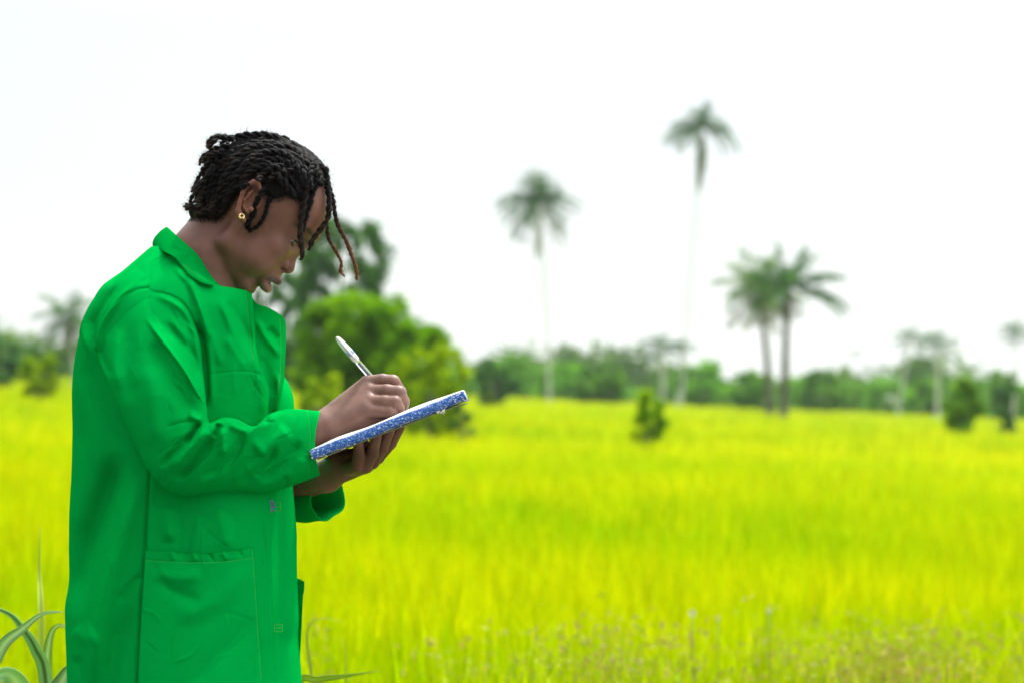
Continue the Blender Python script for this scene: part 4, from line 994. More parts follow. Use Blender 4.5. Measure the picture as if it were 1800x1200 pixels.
PFD = [
    ([(300, 884), (380, 882), (462, 880)], 26, -10, 'line'), ([(474, 760), (476, 965), (479, 1053), (484, 1200), (490, 1400)], 2.2, 2.0, 'line'), ([(466, 770), (467, 965), (470, 1053), (475, 1200)], 1.1, -.9, 'line'),
    ([(345, 560), (353, 600), (357, 660), (358, 722)], 8, -13, 'g'), ([(366, 590), (371, 660), (372, 720)], 7, 4, 'g'),
    ([(398, 590), (415, 618), (434, 645), (440, 650)], 9, 3.2, 'g'), ([(368, 575), (380, 615), (392, 648)], 8, 2.8, 'g'),
    ([(385, 520), (400, 560), (425, 610), (447, 640)], 7, 4, 'g'), ([(398, 525), (425, 570), (445, 612)], 8, -5, 'g'),
    ([(330, 480), (345, 520), (360, 570), (363, 600)], 7, 5, 'g'), ([(318, 485), (335, 515), (347, 550)], 6, -4, 'g'),
    ([(300, 460), (330, 500), (350, 540), (360, 570)], 5, 3.5, 'g'),
    ([(363, 658), (400, 653), (433, 652), (457, 656)], 1.5, -1.3, 'line'),
    ([(448, 655), (460, 678), (464, 705), (462, 730)], 9, 3, 'g'), 
    ([(433, 519), (438, 570), (444, 625)], 1.2, -.8, 'line'),
    ([(300, 880), (296, 920), (300, 955)], 12, 6, 'g'), ([(330, 880), (325, 940), (320, 1000)], 13, -5, 'g'),
    ([(380, 880), (395, 930), (400, 970)], 16, 4, 'g'), ([(440, 870), (452, 930), (455, 1000)], 12, -4, 'g'),
    ([(270, 1010), (310, 1040), (360, 1060)], 12, -3, 'g')]
def creases(box, n, seed, ang, amp=1.1, ln=(25, 80)):
    r = np.random.default_rng(seed); out = []
    for _ in range(n):
        x, y = r.uniform(box[0], box[2]), r.uniform(box[1], box[3]); a = R(r.normal(*ang)); l = r.uniform(*ln); b = r.normal(0, .12) * l
        dx, dy = math.cos(a) * l / 2, math.sin(a) * l / 2
        out.append(([(x - dx, y - dy), (x - dy / l * b, y + dx / l * b), (x + dx, y + dy)], r.uniform(2.5, 6), r.choice([-1, 1]) * r.uniform(.3, 1) * amp, r.choice(['g', 'L', 'R'])))
    return out
TF += creases((130, 480, 250, 1200), 46, 1, (82, 22)); PFD += creases((262, 500, 470, 1200), 52, 2, (75, 35), .9)
SF_EXTRA = creases((190, 540, 350, 720), 26, 3, (62, 22), 1.2) + creases((260, 740, 550, 850), 34, 4, (140, 30), 1.3, (20, 60))
def shell(P, th, closed_u=False):
    """grid (n,m,3) of frame points -> thick sheet, second layer pushed away from the camera along the normal"""
    n, m = P.shape[:2]
    du = np.gradient(P, axis=0); dv = np.gradient(P, axis=1); nn = np.cross(du, dv); nn /= np.linalg.norm(nn, axis=2)[..., None] + 1e-12
    if nn[..., 1].mean() > 0: nn = -nn
    B = P - nn * th; V = np.concatenate([P.reshape(-1, 3), B.reshape(-1, 3)]); k = n * m
    i = np.arange(n - 1)[:, None] * m + np.arange(m - 1)[None]; q = np.stack([i, i + 1, i + m + 1, i + m], -1).reshape(-1, 4)
    fs = [q, q[:, ::-1] + k]
    for e in (np.arange(m), (n - 1) * m + np.arange(m), np.arange(n) * m, np.arange(n) * m + m - 1):
        fs.append(np.stack([e[:-1], e[1:], e[1:] + k, e[:-1] + k], -1))
    return V, np.vstack(fs)
def coons(Lp, Rp, n, m, top=None, bot=None, dec=3.0):
    Lc = catmull(Lp, n); Rc = catmull(Rp, n); s = np.linspace(0, 1, m)[None, :, None]
    P = Lc[:, None] * (1 - s) + Rc[:, None] * s; t = np.linspace(0, 1, n)[:, None, None]
    if top is not None: P = P + (catmull(top, m)[None] - P[:1]) * np.clip(1 - t * dec, 0, 1) ** 1.5
    if bot is not None: P = P + (catmull(bot, m)[None] - P[-1:]) * np.clip(1 - (1 - t) * dec, 0, 1) ** 1.5
    return P

SEAM = [(163, 607), (172, 575), (198, 545), (227, 521), (258, 513), (287, 516), (313, 526), (333, 548), (346, 580), (354, 612), (357, 645)]
TF.append((SEAM, 2.2, -3.0, 'line')); PFD.append((SEAM[4:], 2.2, -3.0, 'line'))
# torso shell (both sides)
rows = np.linspace(437, 1450, 560); K = 420
phi = np.linspace(0, 2 * np.pi, K, endpoint=False)
a = interp(T_BACK, rows)[:, None]; b = interp(T_FRT, rows)[:, None]; w = interp(T_W, rows)[:, None]
cx = (a + b) / 2; hx = (b - a) / 2; c, s = np.cos(phi)[None], np.sin(phi)[None]
pw = 2 / 2.3
X = cx + hx * np.sign(c) * np.abs(c) ** pw; Y = HY - w * np.sign(s) * np.abs(s) ** (pw)
ya = Y.copy(); PXv = 900 + (X - 900) * HY / Y; PYv = np.broadcast_to(rows[:, None], X.shape)
d = folds(PXv, PYv + 0 * X, TF) + wrinkle(PXv, PYv + 0 * X, 0)
Y = Y - d * s
PYc = np.broadcast_to(rows[:, None], X.shape)
Pf = PF(X, PYc, HY); Pf[..., 1] = Y
Pf[..., 0] += (d * c) * (1 - np.abs(s)) * 0.5
V = Pf.reshape(-1, 3); i = np.arange(len(rows) - 1)[:, None] * K; j = np.arange(K)[None]
q = np.stack([i + j, i + (j + 1) % K, i + K + (j + 1) % K, i + K + j], -1).reshape(-1, 4)
V = np.vstack([V, Pf[0].mean(0)]); jj = np.arange(K); tri = np.stack([(jj + 1) % K, jj, np.full(K, len(V) - 1)], -1)
coat = plink("coat", make_mesh("coat", F2W(V), [q, tri]), m_cloth, person)

def surf(P2, off, F=None, T=None, seed=0, ys=None):
    px, py = P2[..., 0], P2[..., 1]; y = torso_y(px, np.clip(py, 427, 1450), T) if ys is None else ys
    h = folds(px, py, F) if F else 0
    y = y - off - h - wrinkle(px, py, seed, 1.2, .4)
    return PF(px, py, y)
# The height of this row in px must be judged at its own depth: torso rows were laid at the middle plane
def torso_y2(px, py): 
    pyc = 674 + (py - 674) * (HY - .16) / HY
    return torso_y(px, np.clip(pyc, 427, 1450))
# near front panel, overlapping the far one
E_N = [(443, 516), (447, 560), (450, 615), (454, 642), (466, 662), (473, 688), (471, 725), (472, 800), (474, 866), (476, 965), (479, 1053), (484, 1200), (492, 1450)]
E_S = [(303, 448), (272, 466), (262, 490), (259, 515), (262, 600), (266, 700), (266, 780), (265, 830), (258, 907), (256, 965), (252, 1017), (243, 1200), (236, 1450)]
n_, m_ = 520, 200
P2 = coons(E_S, E_N, n_, m_, top=[(303, 448), (340, 474), (378, 499), (405, 505), (430, 510), (443, 516)], dec=6)
sx = np.linspace(0, 1, m_)[None]
off = 0.0050 * smooth(sx, 0, .02) + .0005 + .0060 * smooth(sx, .86, 1)
yy = torso_y2(P2[..., 0], P2[..., 1])
# open neckline: the free flap leans away from the neck, towards the camera's side plane
fl = smooth(P2[..., 0], 400, 445) * (1 - smooth(P2[..., 1], 560, 660)); yy = yy * (1 - fl) + 3.612 * fl
Pp = surf(P2, off, PFD, ys=yy, seed=3)
Pp[:, -6:, 1] += np.linspace(0, .002, 6)[None]
V, q = shell(Pp, .0018); panel = plink("front_panel", make_mesh("front_panel", F2W(V), q), m_cloth, coat)
# far lapel: the other front edge standing open
P2 = coons([(444, 524), (447, 560), (450, 640), (462, 690), (466, 740)], [(498, 557), (503, 576), (501, 640), (497, 682), (484, 740)], 150, 60, top=[(444, 524), (452, 534), (470, 540), (485, 548), (498, 557)])
FLF = [([(449, 560), (465, 590), (482, 612), (494, 632)], 6, 6, 'g'), ([(470, 575), (490, 600)], 8, -4, 'g'), ([(455, 620), (470, 660), (478, 700)], 10, -4, 'g'), ([(486, 650), (490, 690), (482, 735)], 5, 4, 'g'), ([(492, 560), (494, 600), (493, 650), (488, 690), (478, 730)], 1.2, -.9, 'line')]
ylap = 3.732 - .110 * smooth(P2[..., 1], 515, 700) + .0005 * (P2[..., 0] - 460)
Pl = PF(P2[..., 0], P2[..., 1], ylap - folds(P2[..., 0], P2[..., 1], FLF) - wrinkle(P2[..., 0], P2[..., 1], 5, 1.5, .5))
V, q = shell(Pl, .0016); lapel = plink("lapel", make_mesh("lapel", F2W(V), q), m_flap, coat)
# collar folded down round the neck
Uc = [(377, 493, 3.642), (366, 477, 3.630), (347, 448, 3.617), (326, 428, 3.620), (309, 413, 3.642), (297, 402, 3.675), (293, 399, 3.70)]
Lc = [(374, 501, 3.612), (353, 495, 3.582), (333, 482, 3.567), (320, 468, 3.564), (306, 452, 3.570), (289, 443, 3.594), (273, 435, 3.652), (269, 433, 3.70)]
for k_, (x_, y_, z_) in enumerate(Lc[:6]): Lc[k_] = (x_, y_, min(z_, float(torso_y2(np.array(x_ * 1.), np.array(y_ * 1. + 3))) - .011 - .004 * (k_ < 3)))
def mirr(Q): return Q + [(x, y, 2 * HY - z) for x, y, z in Q[-2::-1]]
uc = catmull([PF(*c_) for c_ in mirr(Uc)], 260); lc = catmull([PF(*c_) for c_ in mirr(Lc)], 260)
t = np.linspace(0, 1, 40)[None, :, None]; C = uc[:, None] * (1 - t) + lc[:, None] * t
out = C - PF(330, 455, HY); out[..., 2] = 0; out /= np.linalg.norm(out, axis=2)[..., None]
C = C + out * (.007 * np.sin(np.pi * t) ** .7)
cpx, cpy = to_px(C); C[..., 1] -= (folds(cpx, cpy, [([(300, 415), (320, 440), (333, 452)], 4, 2.2, 'g'), ([(296, 432), (312, 440), (330, 445)], 3, -1.8, 'c'), ([(335, 450), (350, 470), (362, 484)], 4, 2, 'g'), ([(318, 462), (335, 476), (350, 488), (372, 496)], 1.1, -.7, 'line')]) + wrinkle(cpx, cpy, 7, 1.4, .7)) * (C[..., 1] < HY)
V, q = shell(C, .0022); collar = plink("collar", make_mesh("collar", F2W(V), q), m_flap, coat)

# near sleeve
SL = [(163, 607), (180, 647), (200, 700), (217, 735), (239, 782), (261, 826), (291, 859), (325, 871), (357, 867), (412, 863), (467, 866), (514, 853), (562, 835)]
SR = [(357, 645), (360, 680), (362, 705), (364, 722), (366, 738), (372, 744), (383, 737), (397, 733), (420, 737), (447, 748), (474, 727), (510, 718), (563, 722)]
SEAM = [(163, 607), (172, 575), (198, 545), (227, 521), (258, 513), (287, 516), (313, 526), (333, 548), (346, 580), (354, 612), (357, 645)]
SF = [
    ([(252, 555), (283, 598), (320, 645), (345, 688), (362, 714)], 8, 7, 'R'), ([(262, 595), (300, 662), (330, 712), (345, 745)], 16, -7, 'g'),
    ([(284, 560), (312, 590), (338, 625), (354, 680)], 8, -7, 'g'), ([(262, 516), (300, 530), (328, 553), (343, 590), (350, 640)], 6, 5, 'g'),
    ([(300, 560), (325, 600), (345, 650)], 5, 2.5, 'g'),
    ([(210, 575), (200, 630), (208, 690)], 10, 5, 'g'), ([(230, 560), (224, 640), (236, 720)], 14, -4, 'g'), ([(262, 640), (268, 720), (275, 790)], 20, 5, 'g'),
    ([(178, 590), (182, 625), (195, 665)], 6, -8, 'g'), ([(168, 600), (172, 630)], 4, 4, 'g'),
    ([(365, 748), (345, 772), (325, 800), (300, 830)], 8, 8, 'g'), ([(380, 760), (352, 797), (326, 828), (305, 846)], 7, -8, 'g'),
    ([(352, 736), (342, 758), (322, 782)], 5.5, -7.5, 'g'), ([(385, 742), (382, 754), (374, 768)], 5.5, -7, 'g'), ([(392, 750), (393, 790), (398, 804)], 8, 6, 'g'),
    ([(330, 725), (345, 735), (356, 742)], 7, 6, 'g'), ([(345, 748), (330, 775), (300, 800), (280, 825)], 6, -5, 'g'),
    ([(430, 756), (413, 792), (382, 822), (351, 842)], 9, -8, 'g'), ([(402, 742), (418, 752), (440, 758)], 7, 5, 'g'),
    ([(448, 764), (456, 792), (466, 804), (432, 832), (400, 850)], 8, 5, 'g'), ([(490, 785), (463, 813), (438, 834), (417, 853)], 9, -7, 'g'),
    ([(510, 750), (478, 780), (455, 800)], 14, 6, 'g'), ([(530, 770), (505, 808), (478, 832), (455, 850)], 10, -6, 'g'),
    ([(450, 742), (462, 735), (475, 740)], 7, -4, 'g'),
    ([(535, 800), (520, 830), (500, 845)], 9, 4, 'g'), ([(540, 722), (546, 760), (543, 800), (545, 842)], 1.3, -1.0, 'line')]
SF += SF_EXTRA + [([(354, 741), (330, 765), (296, 792)], 3.5, -3, 'c'), ([(356, 744), (335, 790), (312, 828)], 3.5, -2.6, 'c'), ([(352, 738), (318, 742), (288, 752)], 3.5, -2.2, 'c'), ([(386, 752), (368, 790), (340, 822)], 3.5, -2.6, 'c'), ([(432, 756), (420, 795), (392, 835)], 4, -2.4, 'c'), ([(490, 772), (470, 812), (440, 842)], 4, -2, 'c')]
n_, K = 420, 300
Lc_, Rc_ = catmull(SL, n_), catmull(SR, n_)
kk = np.hanning(13); kk /= kk.sum()
tt = np.linspace(0, 1, n_); phi = np.linspace(0, 2 * np.pi, K, endpoint=False)[None]
mid = (Lc_ + Rc_) / 2; half = (Rc_ - Lc_) / 2; cc, ss = np.cos(phi), np.sin(phi)
P2 = mid[:, None] + cc[..., None] * half[:, None]
S_ = catmull(SEAM, 201); sfr = (1 + cc[0]) / 2
seam_disp = np.stack([np.interp(sfr, np.linspace(0, 1, 201), S_[:, k]) for k in (0, 1)], -1) - P2[0]
wt = np.clip(1 - tt / .26, 0, 1) ** 1.35
P2 = P2 + seam_disp[None] * wt[:, None, None] * (smooth(ss, 0, .2)[..., None])
P2[..., 0] -= 9 * np.sin(np.pi * (1 - cc) / 2 * 1.0) * smooth(tt, .88, 1)[:, None]
yc = np.interp(tt, [0, .2, .45, .6, .8, 1], [3.53, 3.495, 3.485, 3.505, 3.565, 3.615])[:, None]
D = np.interp(tt, [0, .2, .45, .6, .8, 1], [.052, .050, .050, .048, .050, .050])[:, None]
Yt = yc - np.where(ss > 0, D, np.interp(tt, [0, .5, 1], [.10, .085, .055])[:, None]) * np.sign(ss) * np.abs(ss) ** .85
Yto = torso_y2(P2[..., 0], P2[..., 1]) - .001
bl = (1 - smooth(tt, 0, .16))[:, None] * smooth(ss, -.1, .25)
Ys = Yt * (1 - bl) + np.minimum(Yto, Yto) * bl - .0075 * (np.clip(tt / .05, 0, 1) ** .5 * (1 - smooth(tt, .05, .16)))[:, None] * smooth(ss, 0, .25)
Ys = Ys - (folds(P2[..., 0], P2[..., 1], SF) + wrinkle(P2[..., 0], P2[..., 1], 11, 1.8, .6)) * smooth(ss, -.05, .45)
Ps = PF(P2[..., 0], P2[..., 1], Ys)
# turn the cuff inwards and run it back inside
cen = Ps[-1].mean(0); inner = []
for k, (back, sc) in enumerate([(0, .985), (-.004, .955), (-.02, .93), (-.06, .9)]):
    r_ = cen + (Ps[-1] - cen) * sc; r_[:, 0] += back; inner.append(r_)
Ps = np.concatenate([Ps, np.array(inner)]); n2 = len(Ps)
i = np.arange(n2 - 1)[:, None] * K; j = np.arange(K)[None]; q = np.stack([i + j, i + (j + 1) % K, i + K + (j + 1) % K, i + K + j], -1).reshape(-1, 4)
sleeve = plink("sleeve", make_mesh("sleeve", F2W(Ps.reshape(-1, 3)), q), m_cloth, coat)

# far sleeve with its open cuff
Cf = catmull([PF(320, 545, 3.80), PF(350, 650, 3.90), PF(385, 800, 3.93), PF(430, 858, 3.915), PF(500, 872, 3.87), PF(576, 874, 3.795)], 160)
rf = np.interp(np.linspace(0, 1, 160), [0, .3, .6, .8, 1], [.07, .07, .058, .042, .0355])
T, Nn, Bn = frames(Cf); K = 120; ph = np.linspace(0, 2 * np.pi, K, endpoint=False)
rip = 1 + .05 * np.sin(ph * 3 + 1)[None] * np.linspace(0, 1, 160)[:, None] + .05 * np.sin(ph * 5 + 2.2)[None] * smooth(np.linspace(0, 1, 160), .8, 1)[:, None] + .03 * np.sin(np.linspace(0, 60, 160))[:, None] * np.cos(ph * 2)[None]
R_ = Cf[:, None] + (rf[:, None] * rip)[..., None] * (np.cos(ph)[None, :, None] * Nn[:, None] + np.sin(ph)[None, :, None] * Bn[:, None])
inner = [Cf[-1] + (R_[-1] - Cf[-1]) * .96, Cf[-1] - T[-1] * .01 + (R_[-1] - Cf[-1]) * .93, Cf[-1] - T[-1] * .12 + (R_[-1] - Cf[-1]) * .9]
R_ = np.concatenate([R_, np.array(inner)]); n2 = len(R_)
i = np.arange(n2 - 1)[:, None] * K; j = np.arange(K)[None]; q = np.stack([i + j, i + (j + 1) % K, i + K + (j + 1) % K, i + K + j], -1).reshape(-1, 4)
plink("sleeve", make_mesh("sleeve", F2W(R_.reshape(-1, 3)), q), m_cloth, coat)

# patch pocket on the near side and the far one peeping past the front edge
P2 = coons([(256, 966), (254, 1000), (248, 1090), (243, 1200), (240, 1330)], [(446, 960), (451, 1035), (456, 1110), (462, 1200), (466, 1330)], 200, 150, top=[(256, 966), (300, 968), (350, 971), (400, 968), (446, 960)])
PK = [([(256, 983), (300, 986), (350, 987), (400, 985), (448, 978)], 1.4, -1.2, 'line'), ([(300, 968), (303, 976), (306, 985)], 4, 1.8, 'g'), ([(338, 970), (342, 980), (344, 986)], 4, 2.2, 'g'), ([(365, 970), (372, 980), (375, 986)], 3.5, -2, 'g'), ([(388, 968), (396, 978), (400, 985)], 4, 2.2, 'g'), ([(418, 965), (424, 974), (428, 980)], 3.5, -1.8, 'g'),
      ([(270, 1000), (300, 1015), (360, 1010)], 12, 3, 'g'), ([(440, 990), (400, 1040), (350, 1070), (300, 1090)], 18, 4, 'g'), ([(455, 1080), (410, 1130), (370, 1170), (340, 1220)], 18, -4, 'g')]
sx = np.linspace(0, 1, 150)[None]; sy = np.linspace(0, 1, 200)[:, None]
off = .0105 + .002 * np.sin(np.pi * sx) + .003 * np.exp(-sy * 18) * np.sin(np.pi * sx)
pk = surf(P2, off + folds(P2[..., 0], P2[..., 1], PFD), PK, ys=torso_y2(P2[..., 0], P2[..., 1]), seed=3)
V, q = shell(pk, .0018); plink("pocket", make_mesh("pocket", F2W(V), q), m_cloth, coat)
P3 = np.array([[PF(516 + 17 * smooth(np.array(t_), 0, .02) - 14 * t_ + (1.5 if t_ < .08 else 0) - 24 * (1 - u_), 1016 + 300 * t_, 3.735 - .012 * u_ + .004 * math.sin(t_ * 30)) for u_ in np.linspace(0, 1, 30)] for t_ in np.linspace(0, 1, 90)])
V, q = shell(P3, .002); plink("pocket", make_mesh("pocket", F2W(V), q), m_flap, coat)

# visible stitch rows: short dashes of thread lying on the cloth
def stitches(pts, grid_y, parent, r=.0003, step=3.4, gap=.35):
    C = catmull([(x, y, 0) for x, y in pts], 400); L_ = np.concatenate([[0], np.cumsum(np.linalg.norm(np.diff(C, axis=0), axis=1))]); A = Acc()
    for s0 in np.arange(0, L_[-1] - step, step):
        ss_ = np.linspace(s0, s0 + step * (1 - gap), 4); x = np.interp(ss_, L_, C[:, 0]); y = np.interp(ss_, L_, C[:, 1])
        Q = grid_y(x, y); A.add(*tube(F2W(Q), r, 4))
    return plink("stitching", A.mesh("stitching"), m_thread, parent)
def nearest_on(grid):
    fl_ = grid.reshape(-1, 3); gx_, gy_ = to_px(fl_)
    def f(x, y):
        k = [np.argmin((gx_ - a_) ** 2 + (gy_ - b_) ** 2) for a_, b_ in zip(x, y)]
        return PF(x, y, fl_[k][:, 1] - .0004)
    return f
fp = nearest_on(Pp)
stitches([(433, 519), (438, 570), (444, 625), (447, 636)], fp, panel)
fs_ = nearest_on(Ps[:n_, np.sin(phi[0]) > 0]); stitches([(540, 722), (546, 760), (543, 800), (545, 842)], fs_, sleeve)
fk_ = nearest_on(pk); stitches([(256, 984), (300, 987), (350, 988), (400, 986), (446, 979)], fk_, panel); stitches([(443, 966), (448, 1035), (453, 1110), (459, 1200)], fk_, panel)
fl_2 = nearest_on(Pl); stitches([(492, 560), (494, 600), (493, 650), (488, 690), (480, 722)], fl_2, lapel)
fc_ = nearest_on(C[:130]); stitches([(322, 464), (336, 477), (352, 489), (370, 495)], fc_, collar)
# loose threads
for pts in ([(497, 557), (496, 553), (498, 550), (497, 547)], [(376, 493), (374, 489), (372, 488)]):
    A = Acc(); A.add(*tube(F2W(catmull([PF(x, y, 3.70 if x > 400 else 3.63) for x, y in pts], 10)), .0004, 5)); plink("loose_thread", A.mesh("loose_thread"), m_thread, coat)
# buttonholes and the one button that shows
for (x, y, w_, h_) in ((488, 890, 5, 7), (489, 1103, 7, 6)):
    A = Acc(); yb = float(torso_y2(np.array(x * 1.0), np.array(y * 1.0))) - .012
    Q = [PF(x + a_ * w_, y + b_ * h_, yb) for a_, b_ in ((-1, -1), (1, -1), (1, 1), (-1, 1), (-1, -1))]
    A.add(*tube(F2W(np.array(Q)), .0007, 5)); A.add(*tube(F2W(np.array([PF(x - w_ * .7, y, yb), PF(x + w_ * .7, y, yb)])), .0005, 5))
    plink("buttonhole", A.mesh("buttonhole"), m_thread, coat)
m_btn, _, p = nmat("button_plastic"); p.inputs['Base Color'].default_value = (0.02, 0.12, 0.16, 1); p.inputs['Roughness'].default_value = 0.4
cb = PF(475.5, 889, float(torso_y2(np.array(477.), np.array(889.))) - .0045); ax = np.array([.75, -.66, 0]); e1 = np.array([.66, .75, 0]); e2 = np.array([0, 0, 1.0])
A = Acc(); a_ = np.linspace(0, 2 * np.pi, 28, endpoint=False); prof = [(0, .0006), (.0045, .0006), (.006, .0016), (.0088, .0016), (.0096, .0), (.0088, -.0012), (0, -.0012)]
ring = np.array([[cb + ax * h_ + r_ * (math.cos(t_) * e1 + math.sin(t_) * e2) for t_ in a_] for r_, h_ in prof]); k = len(a_)
i = np.arange(len(prof) - 1)[:, None] * k; j = np.arange(k)[None]; q = np.stack([i + j, i + (j + 1) % k, i + k + (j + 1) % k, i + k + j], -1).reshape(-1, 4)
plink("button", make_mesh("button", F2W(ring.reshape(-1, 3)), q), m_btn, coat)

# trousers and shoes below the coat
m_trs, _, p = nmat("dark_trousers"); p.inputs['Base Color'].default_value = (0.03, 0.035, 0.05, 1); p.inputs['Roughness'].default_value = .8
m_shoe, _, p = nmat("shoe_leather"); p.inputs['Base Color'].default_value = (0.02, 0.016, 0.013, 1); p.inputs['Roughness'].default_value = .4
A = Acc()
for y_ in (3.60, 3.80):
    A.add(*[F2W(v_) if k_ == 0 else v_ for k_, v_ in enumerate(tube(catmull([PF(320, 1150, y_), PF(335, 1640, y_), PF(302, 2055, y_)], 40), np.linspace(.105, .062, 40) * (1 + .02 * np.sin(np.arange(40) * 1.3)), 24))])
plink("trousers", A.mesh("trousers"), m_trs, person)
for y_ in (3.60, 3.80):
    P_ = catmull([PF(285, 2070, y_), PF(330, 2072, y_), PF(375, 2086, y_), PF(405, 2092, y_)], 24)
    P_[:, 2] = np.interp(P_[:, 0], [P_[0, 0], P_[-1, 0]], [P_[0, 2], P_[-1, 2]])
    V, q, t3 = tube(P_, .045 * np.sqrt(np.clip(1 - (np.linspace(-.98, .98, 24)) ** 6, 0, 1)) + .002, 18); W_ = F2W(V); W_[:, 2] = np.clip(W_[:, 2], .01, None)
    plink("shoe", make_mesh("shoe", W_, [q, t3]), m_shoe, person)
# ------------------------------------------------------------------ notebook (spine towards the camera) and pen
m_marb, nt, p = nmat("marbled_cover"); N, L = nt.nodes, nt.links
tc = N.new("ShaderNodeTexCoord"); mp_ = N.new("ShaderNodeMapping"); mp_.inputs['Scale'].default_value = (1, 1, 1.5); L.new(tc.outputs['Object'], mp_.inputs[0])
n1 = N.new("ShaderNodeTexNoise"); n1.inputs['Scale'].default_value = 300; n1.inputs['Detail'].default_value = 5; n1.inputs['Roughness'].default_value = .6; n1.inputs['Distortion'].default_value = 1.2; L.new(mp_.outputs[0], n1.inputs['Vector'])
cr = N.new("ShaderNodeValToRGB"); L.new(n1.outputs['Fac'], cr.inputs[0]); e = cr.color_ramp.elements
e[0].position = .50; e[0].color = (0.008, 0.085, 0.36, 1); e[1].position = .625; e[1].color = (0.72, 0.80, 0.90, 1)
e2_ = cr.color_ramp.elements.new(.565); e2_.color = (0.015, 0.16, 0.52, 1)
L.new(cr.outputs[0], p.inputs['Base Color']); p.inputs['Roughness'].default_value = .45
bp = N.new("ShaderNodeBump"); bp.inputs['Strength'].default_value = .25; bp.inputs['Distance'].default_value = .001; L.new(n1.outputs['Fac'], bp.inputs['Height']); L.new(bp.outputs[0], p.inputs['Normal'])
m_paper, nt, p = nmat("paper"); N, L = nt.nodes, nt.links
tc = N.new("ShaderNodeTexCoord"); w = N.new("ShaderNodeTexWave"); w.bands_direction = 'Z'; w.inputs['Scale'].default_value = 400; L.new(tc.outputs['Object'], w.inputs['Vector'])
mx = N.new("ShaderNodeMix"); mx.data_type = 'RGBA'; L.new(w.outputs['Fac'], mx.inputs[0]); mx.inputs[6].default_value = (.66, .64, .62, 1); mx.inputs[7].default_value = (.82, .80, .80, 1); L.new(mx.outputs[2], p.inputs['Base Color']); p.inputs['Roughness'].default_value = .8
m_back, nt, p = nmat("worn_board"); p.inputs['Base Color'].default_value = (0.16, 0.19, 0.10, 1); p.inputs['Roughness'].default_value = .8
YB = 3.557
A0 = PF(548.5, 799.5, YB); A1 = PF(818, 694.5, YB)              # spine middle line
e1 = A1 - A0; LB = np.linalg.norm(e1); e1 /= LB; e3 = np.array([-e1[2], 0, e1[0]]); e2 = np.array([0, 1.0, 0])
roll = R(-.3); e2, e3 = math.cos(roll) * e2 + math.sin(roll) * e3, -math.sin(roll) * e2 + math.cos(roll) * e3
def NB(a, b, c): return A0 + np.multiply.outer(np.asarray(a, float), e1) + np.multiply.outer(np.asarray(b, float), e2) + np.multiply.outer(np.asarray(c, float), e3)
book = empty("notebook", F2W(A0), "blue and white marbled notebook with worn edges held up in both hands", "notebook")
def blink(name, me, mat, parent=None):
    par = parent or book; o = link(name, me, mat, par)
    if par == book: o.matrix_parent_inverse = Matrix.Translation(-Vector(book.location))
    return o
# spine and covers: one bent board seen in cross-section, swept along the book
na = 200; aa = np.linspace(0, LB, na); wob = .0007 * np.sin(aa * 60) + .0004 * np.sin(aa * 170 + 1)
T2 = .0071
prof = [(.16, T2), (.05, T2), (.012, T2), (.003, T2 * .96), (0, T2 * .72), (-.0006, 0), (0, -T2 * .72), (.003, -T2 * .98), (.012, -T2 * 1.05), (.05, -T2 * 1.1), (.188, -T2 * 1.2)]
prof = [(.010, T2 * 1.0), (.005, T2 * 1.02), (.0015, T2 * .95), (0, T2 * .7), (-.0008, 0), (0, -T2 * .7), (.0015, -T2 * .97), (.006, -T2 * 1.04), (.03, -T2 * 1.06), (.188, -T2 * 1.1)]
th = .0009
P_ = np.zeros((na, len(prof), 3))
for k, (b_, c_) in enumerate(prof):
    j_ = .0006 * vnoise(aa * 1000 + 7 * k, np.full(na, 10. + k), 77, 6)
    P_[:, k] = NB(aa, 0, 0) + np.outer(np.full(na, b_) + wob * .3, e2) + np.outer(c_ * (1 - .12 * smooth(aa, LB * .9, LB) * 0) + wob * .8 + j_, e3)
V, q = shell(P_, th); blink("cover", make_mesh("cover", F2W(V), q), m_marb)
# pages: a thick block with a slightly swollen, uneven top
bb = np.linspace(.0016, .182, 60); aa2 = np.linspace(.002, LB - .002, 120); AA, BB = np.meshgrid(aa2, bb, indexing='ij')
topc = T2 * 1.03 + .0030 * np.exp(-((AA - .045) / .035) ** 2) * smooth(BB, 0, .02) + .0034 * np.exp(-((AA - .170) / .055) ** 2) * smooth(BB, 0, .03) + .0012
botc = -T2 * .9 + 0 * AA
top = NB(0, 0, 0) + AA[..., None] * e1 + BB[..., None] * e2 + topc[..., None] * e3; bot = NB(0, 0, 0) + AA[..., None] * e1 + BB[..., None] * e2 + botc[..., None] * e3
n, m = AA.shape; V = np.concatenate([top.reshape(-1, 3), bot.reshape(-1, 3)]); k = n * m; i = np.arange(n - 1)[:, None] * m + np.arange(m - 1)[None]
q = np.stack([i, i + 1, i + m + 1, i + m], -1).reshape(-1, 4); fs = [q, q[:, ::-1] + k]
for e_ in (np.arange(m), (n - 1) * m + np.arange(m), np.arange(n) * m, np.arange(n) * m + m - 1): fs.append(np.stack([e_[:-1], e_[1:], e_[1:] + k, e_[:-1] + k], -1))
blink("pages", make_mesh("pages", F2W(V), np.vstack(fs)), m_paper)
# folded-back board below, sprung open at the far right end
aa = np.linspace(.0, LB - .004, 120); bb = np.linspace(.002, .186, 20); AA, BB = np.meshgrid(aa, bb, indexing='ij')
cc_ = -T2 * 1.10 - .0010 - .0030 * smooth(AA, LB * .78, LB) - .0002 * np.sin(AA * 50)
V, q = shell(NB(0, 0, 0) + AA[..., None] * e1 + BB[..., None] * e2 + cc_[..., None] * e3, .0011); blink("back_cover", make_mesh("back_cover", F2W(V), q), m_back)
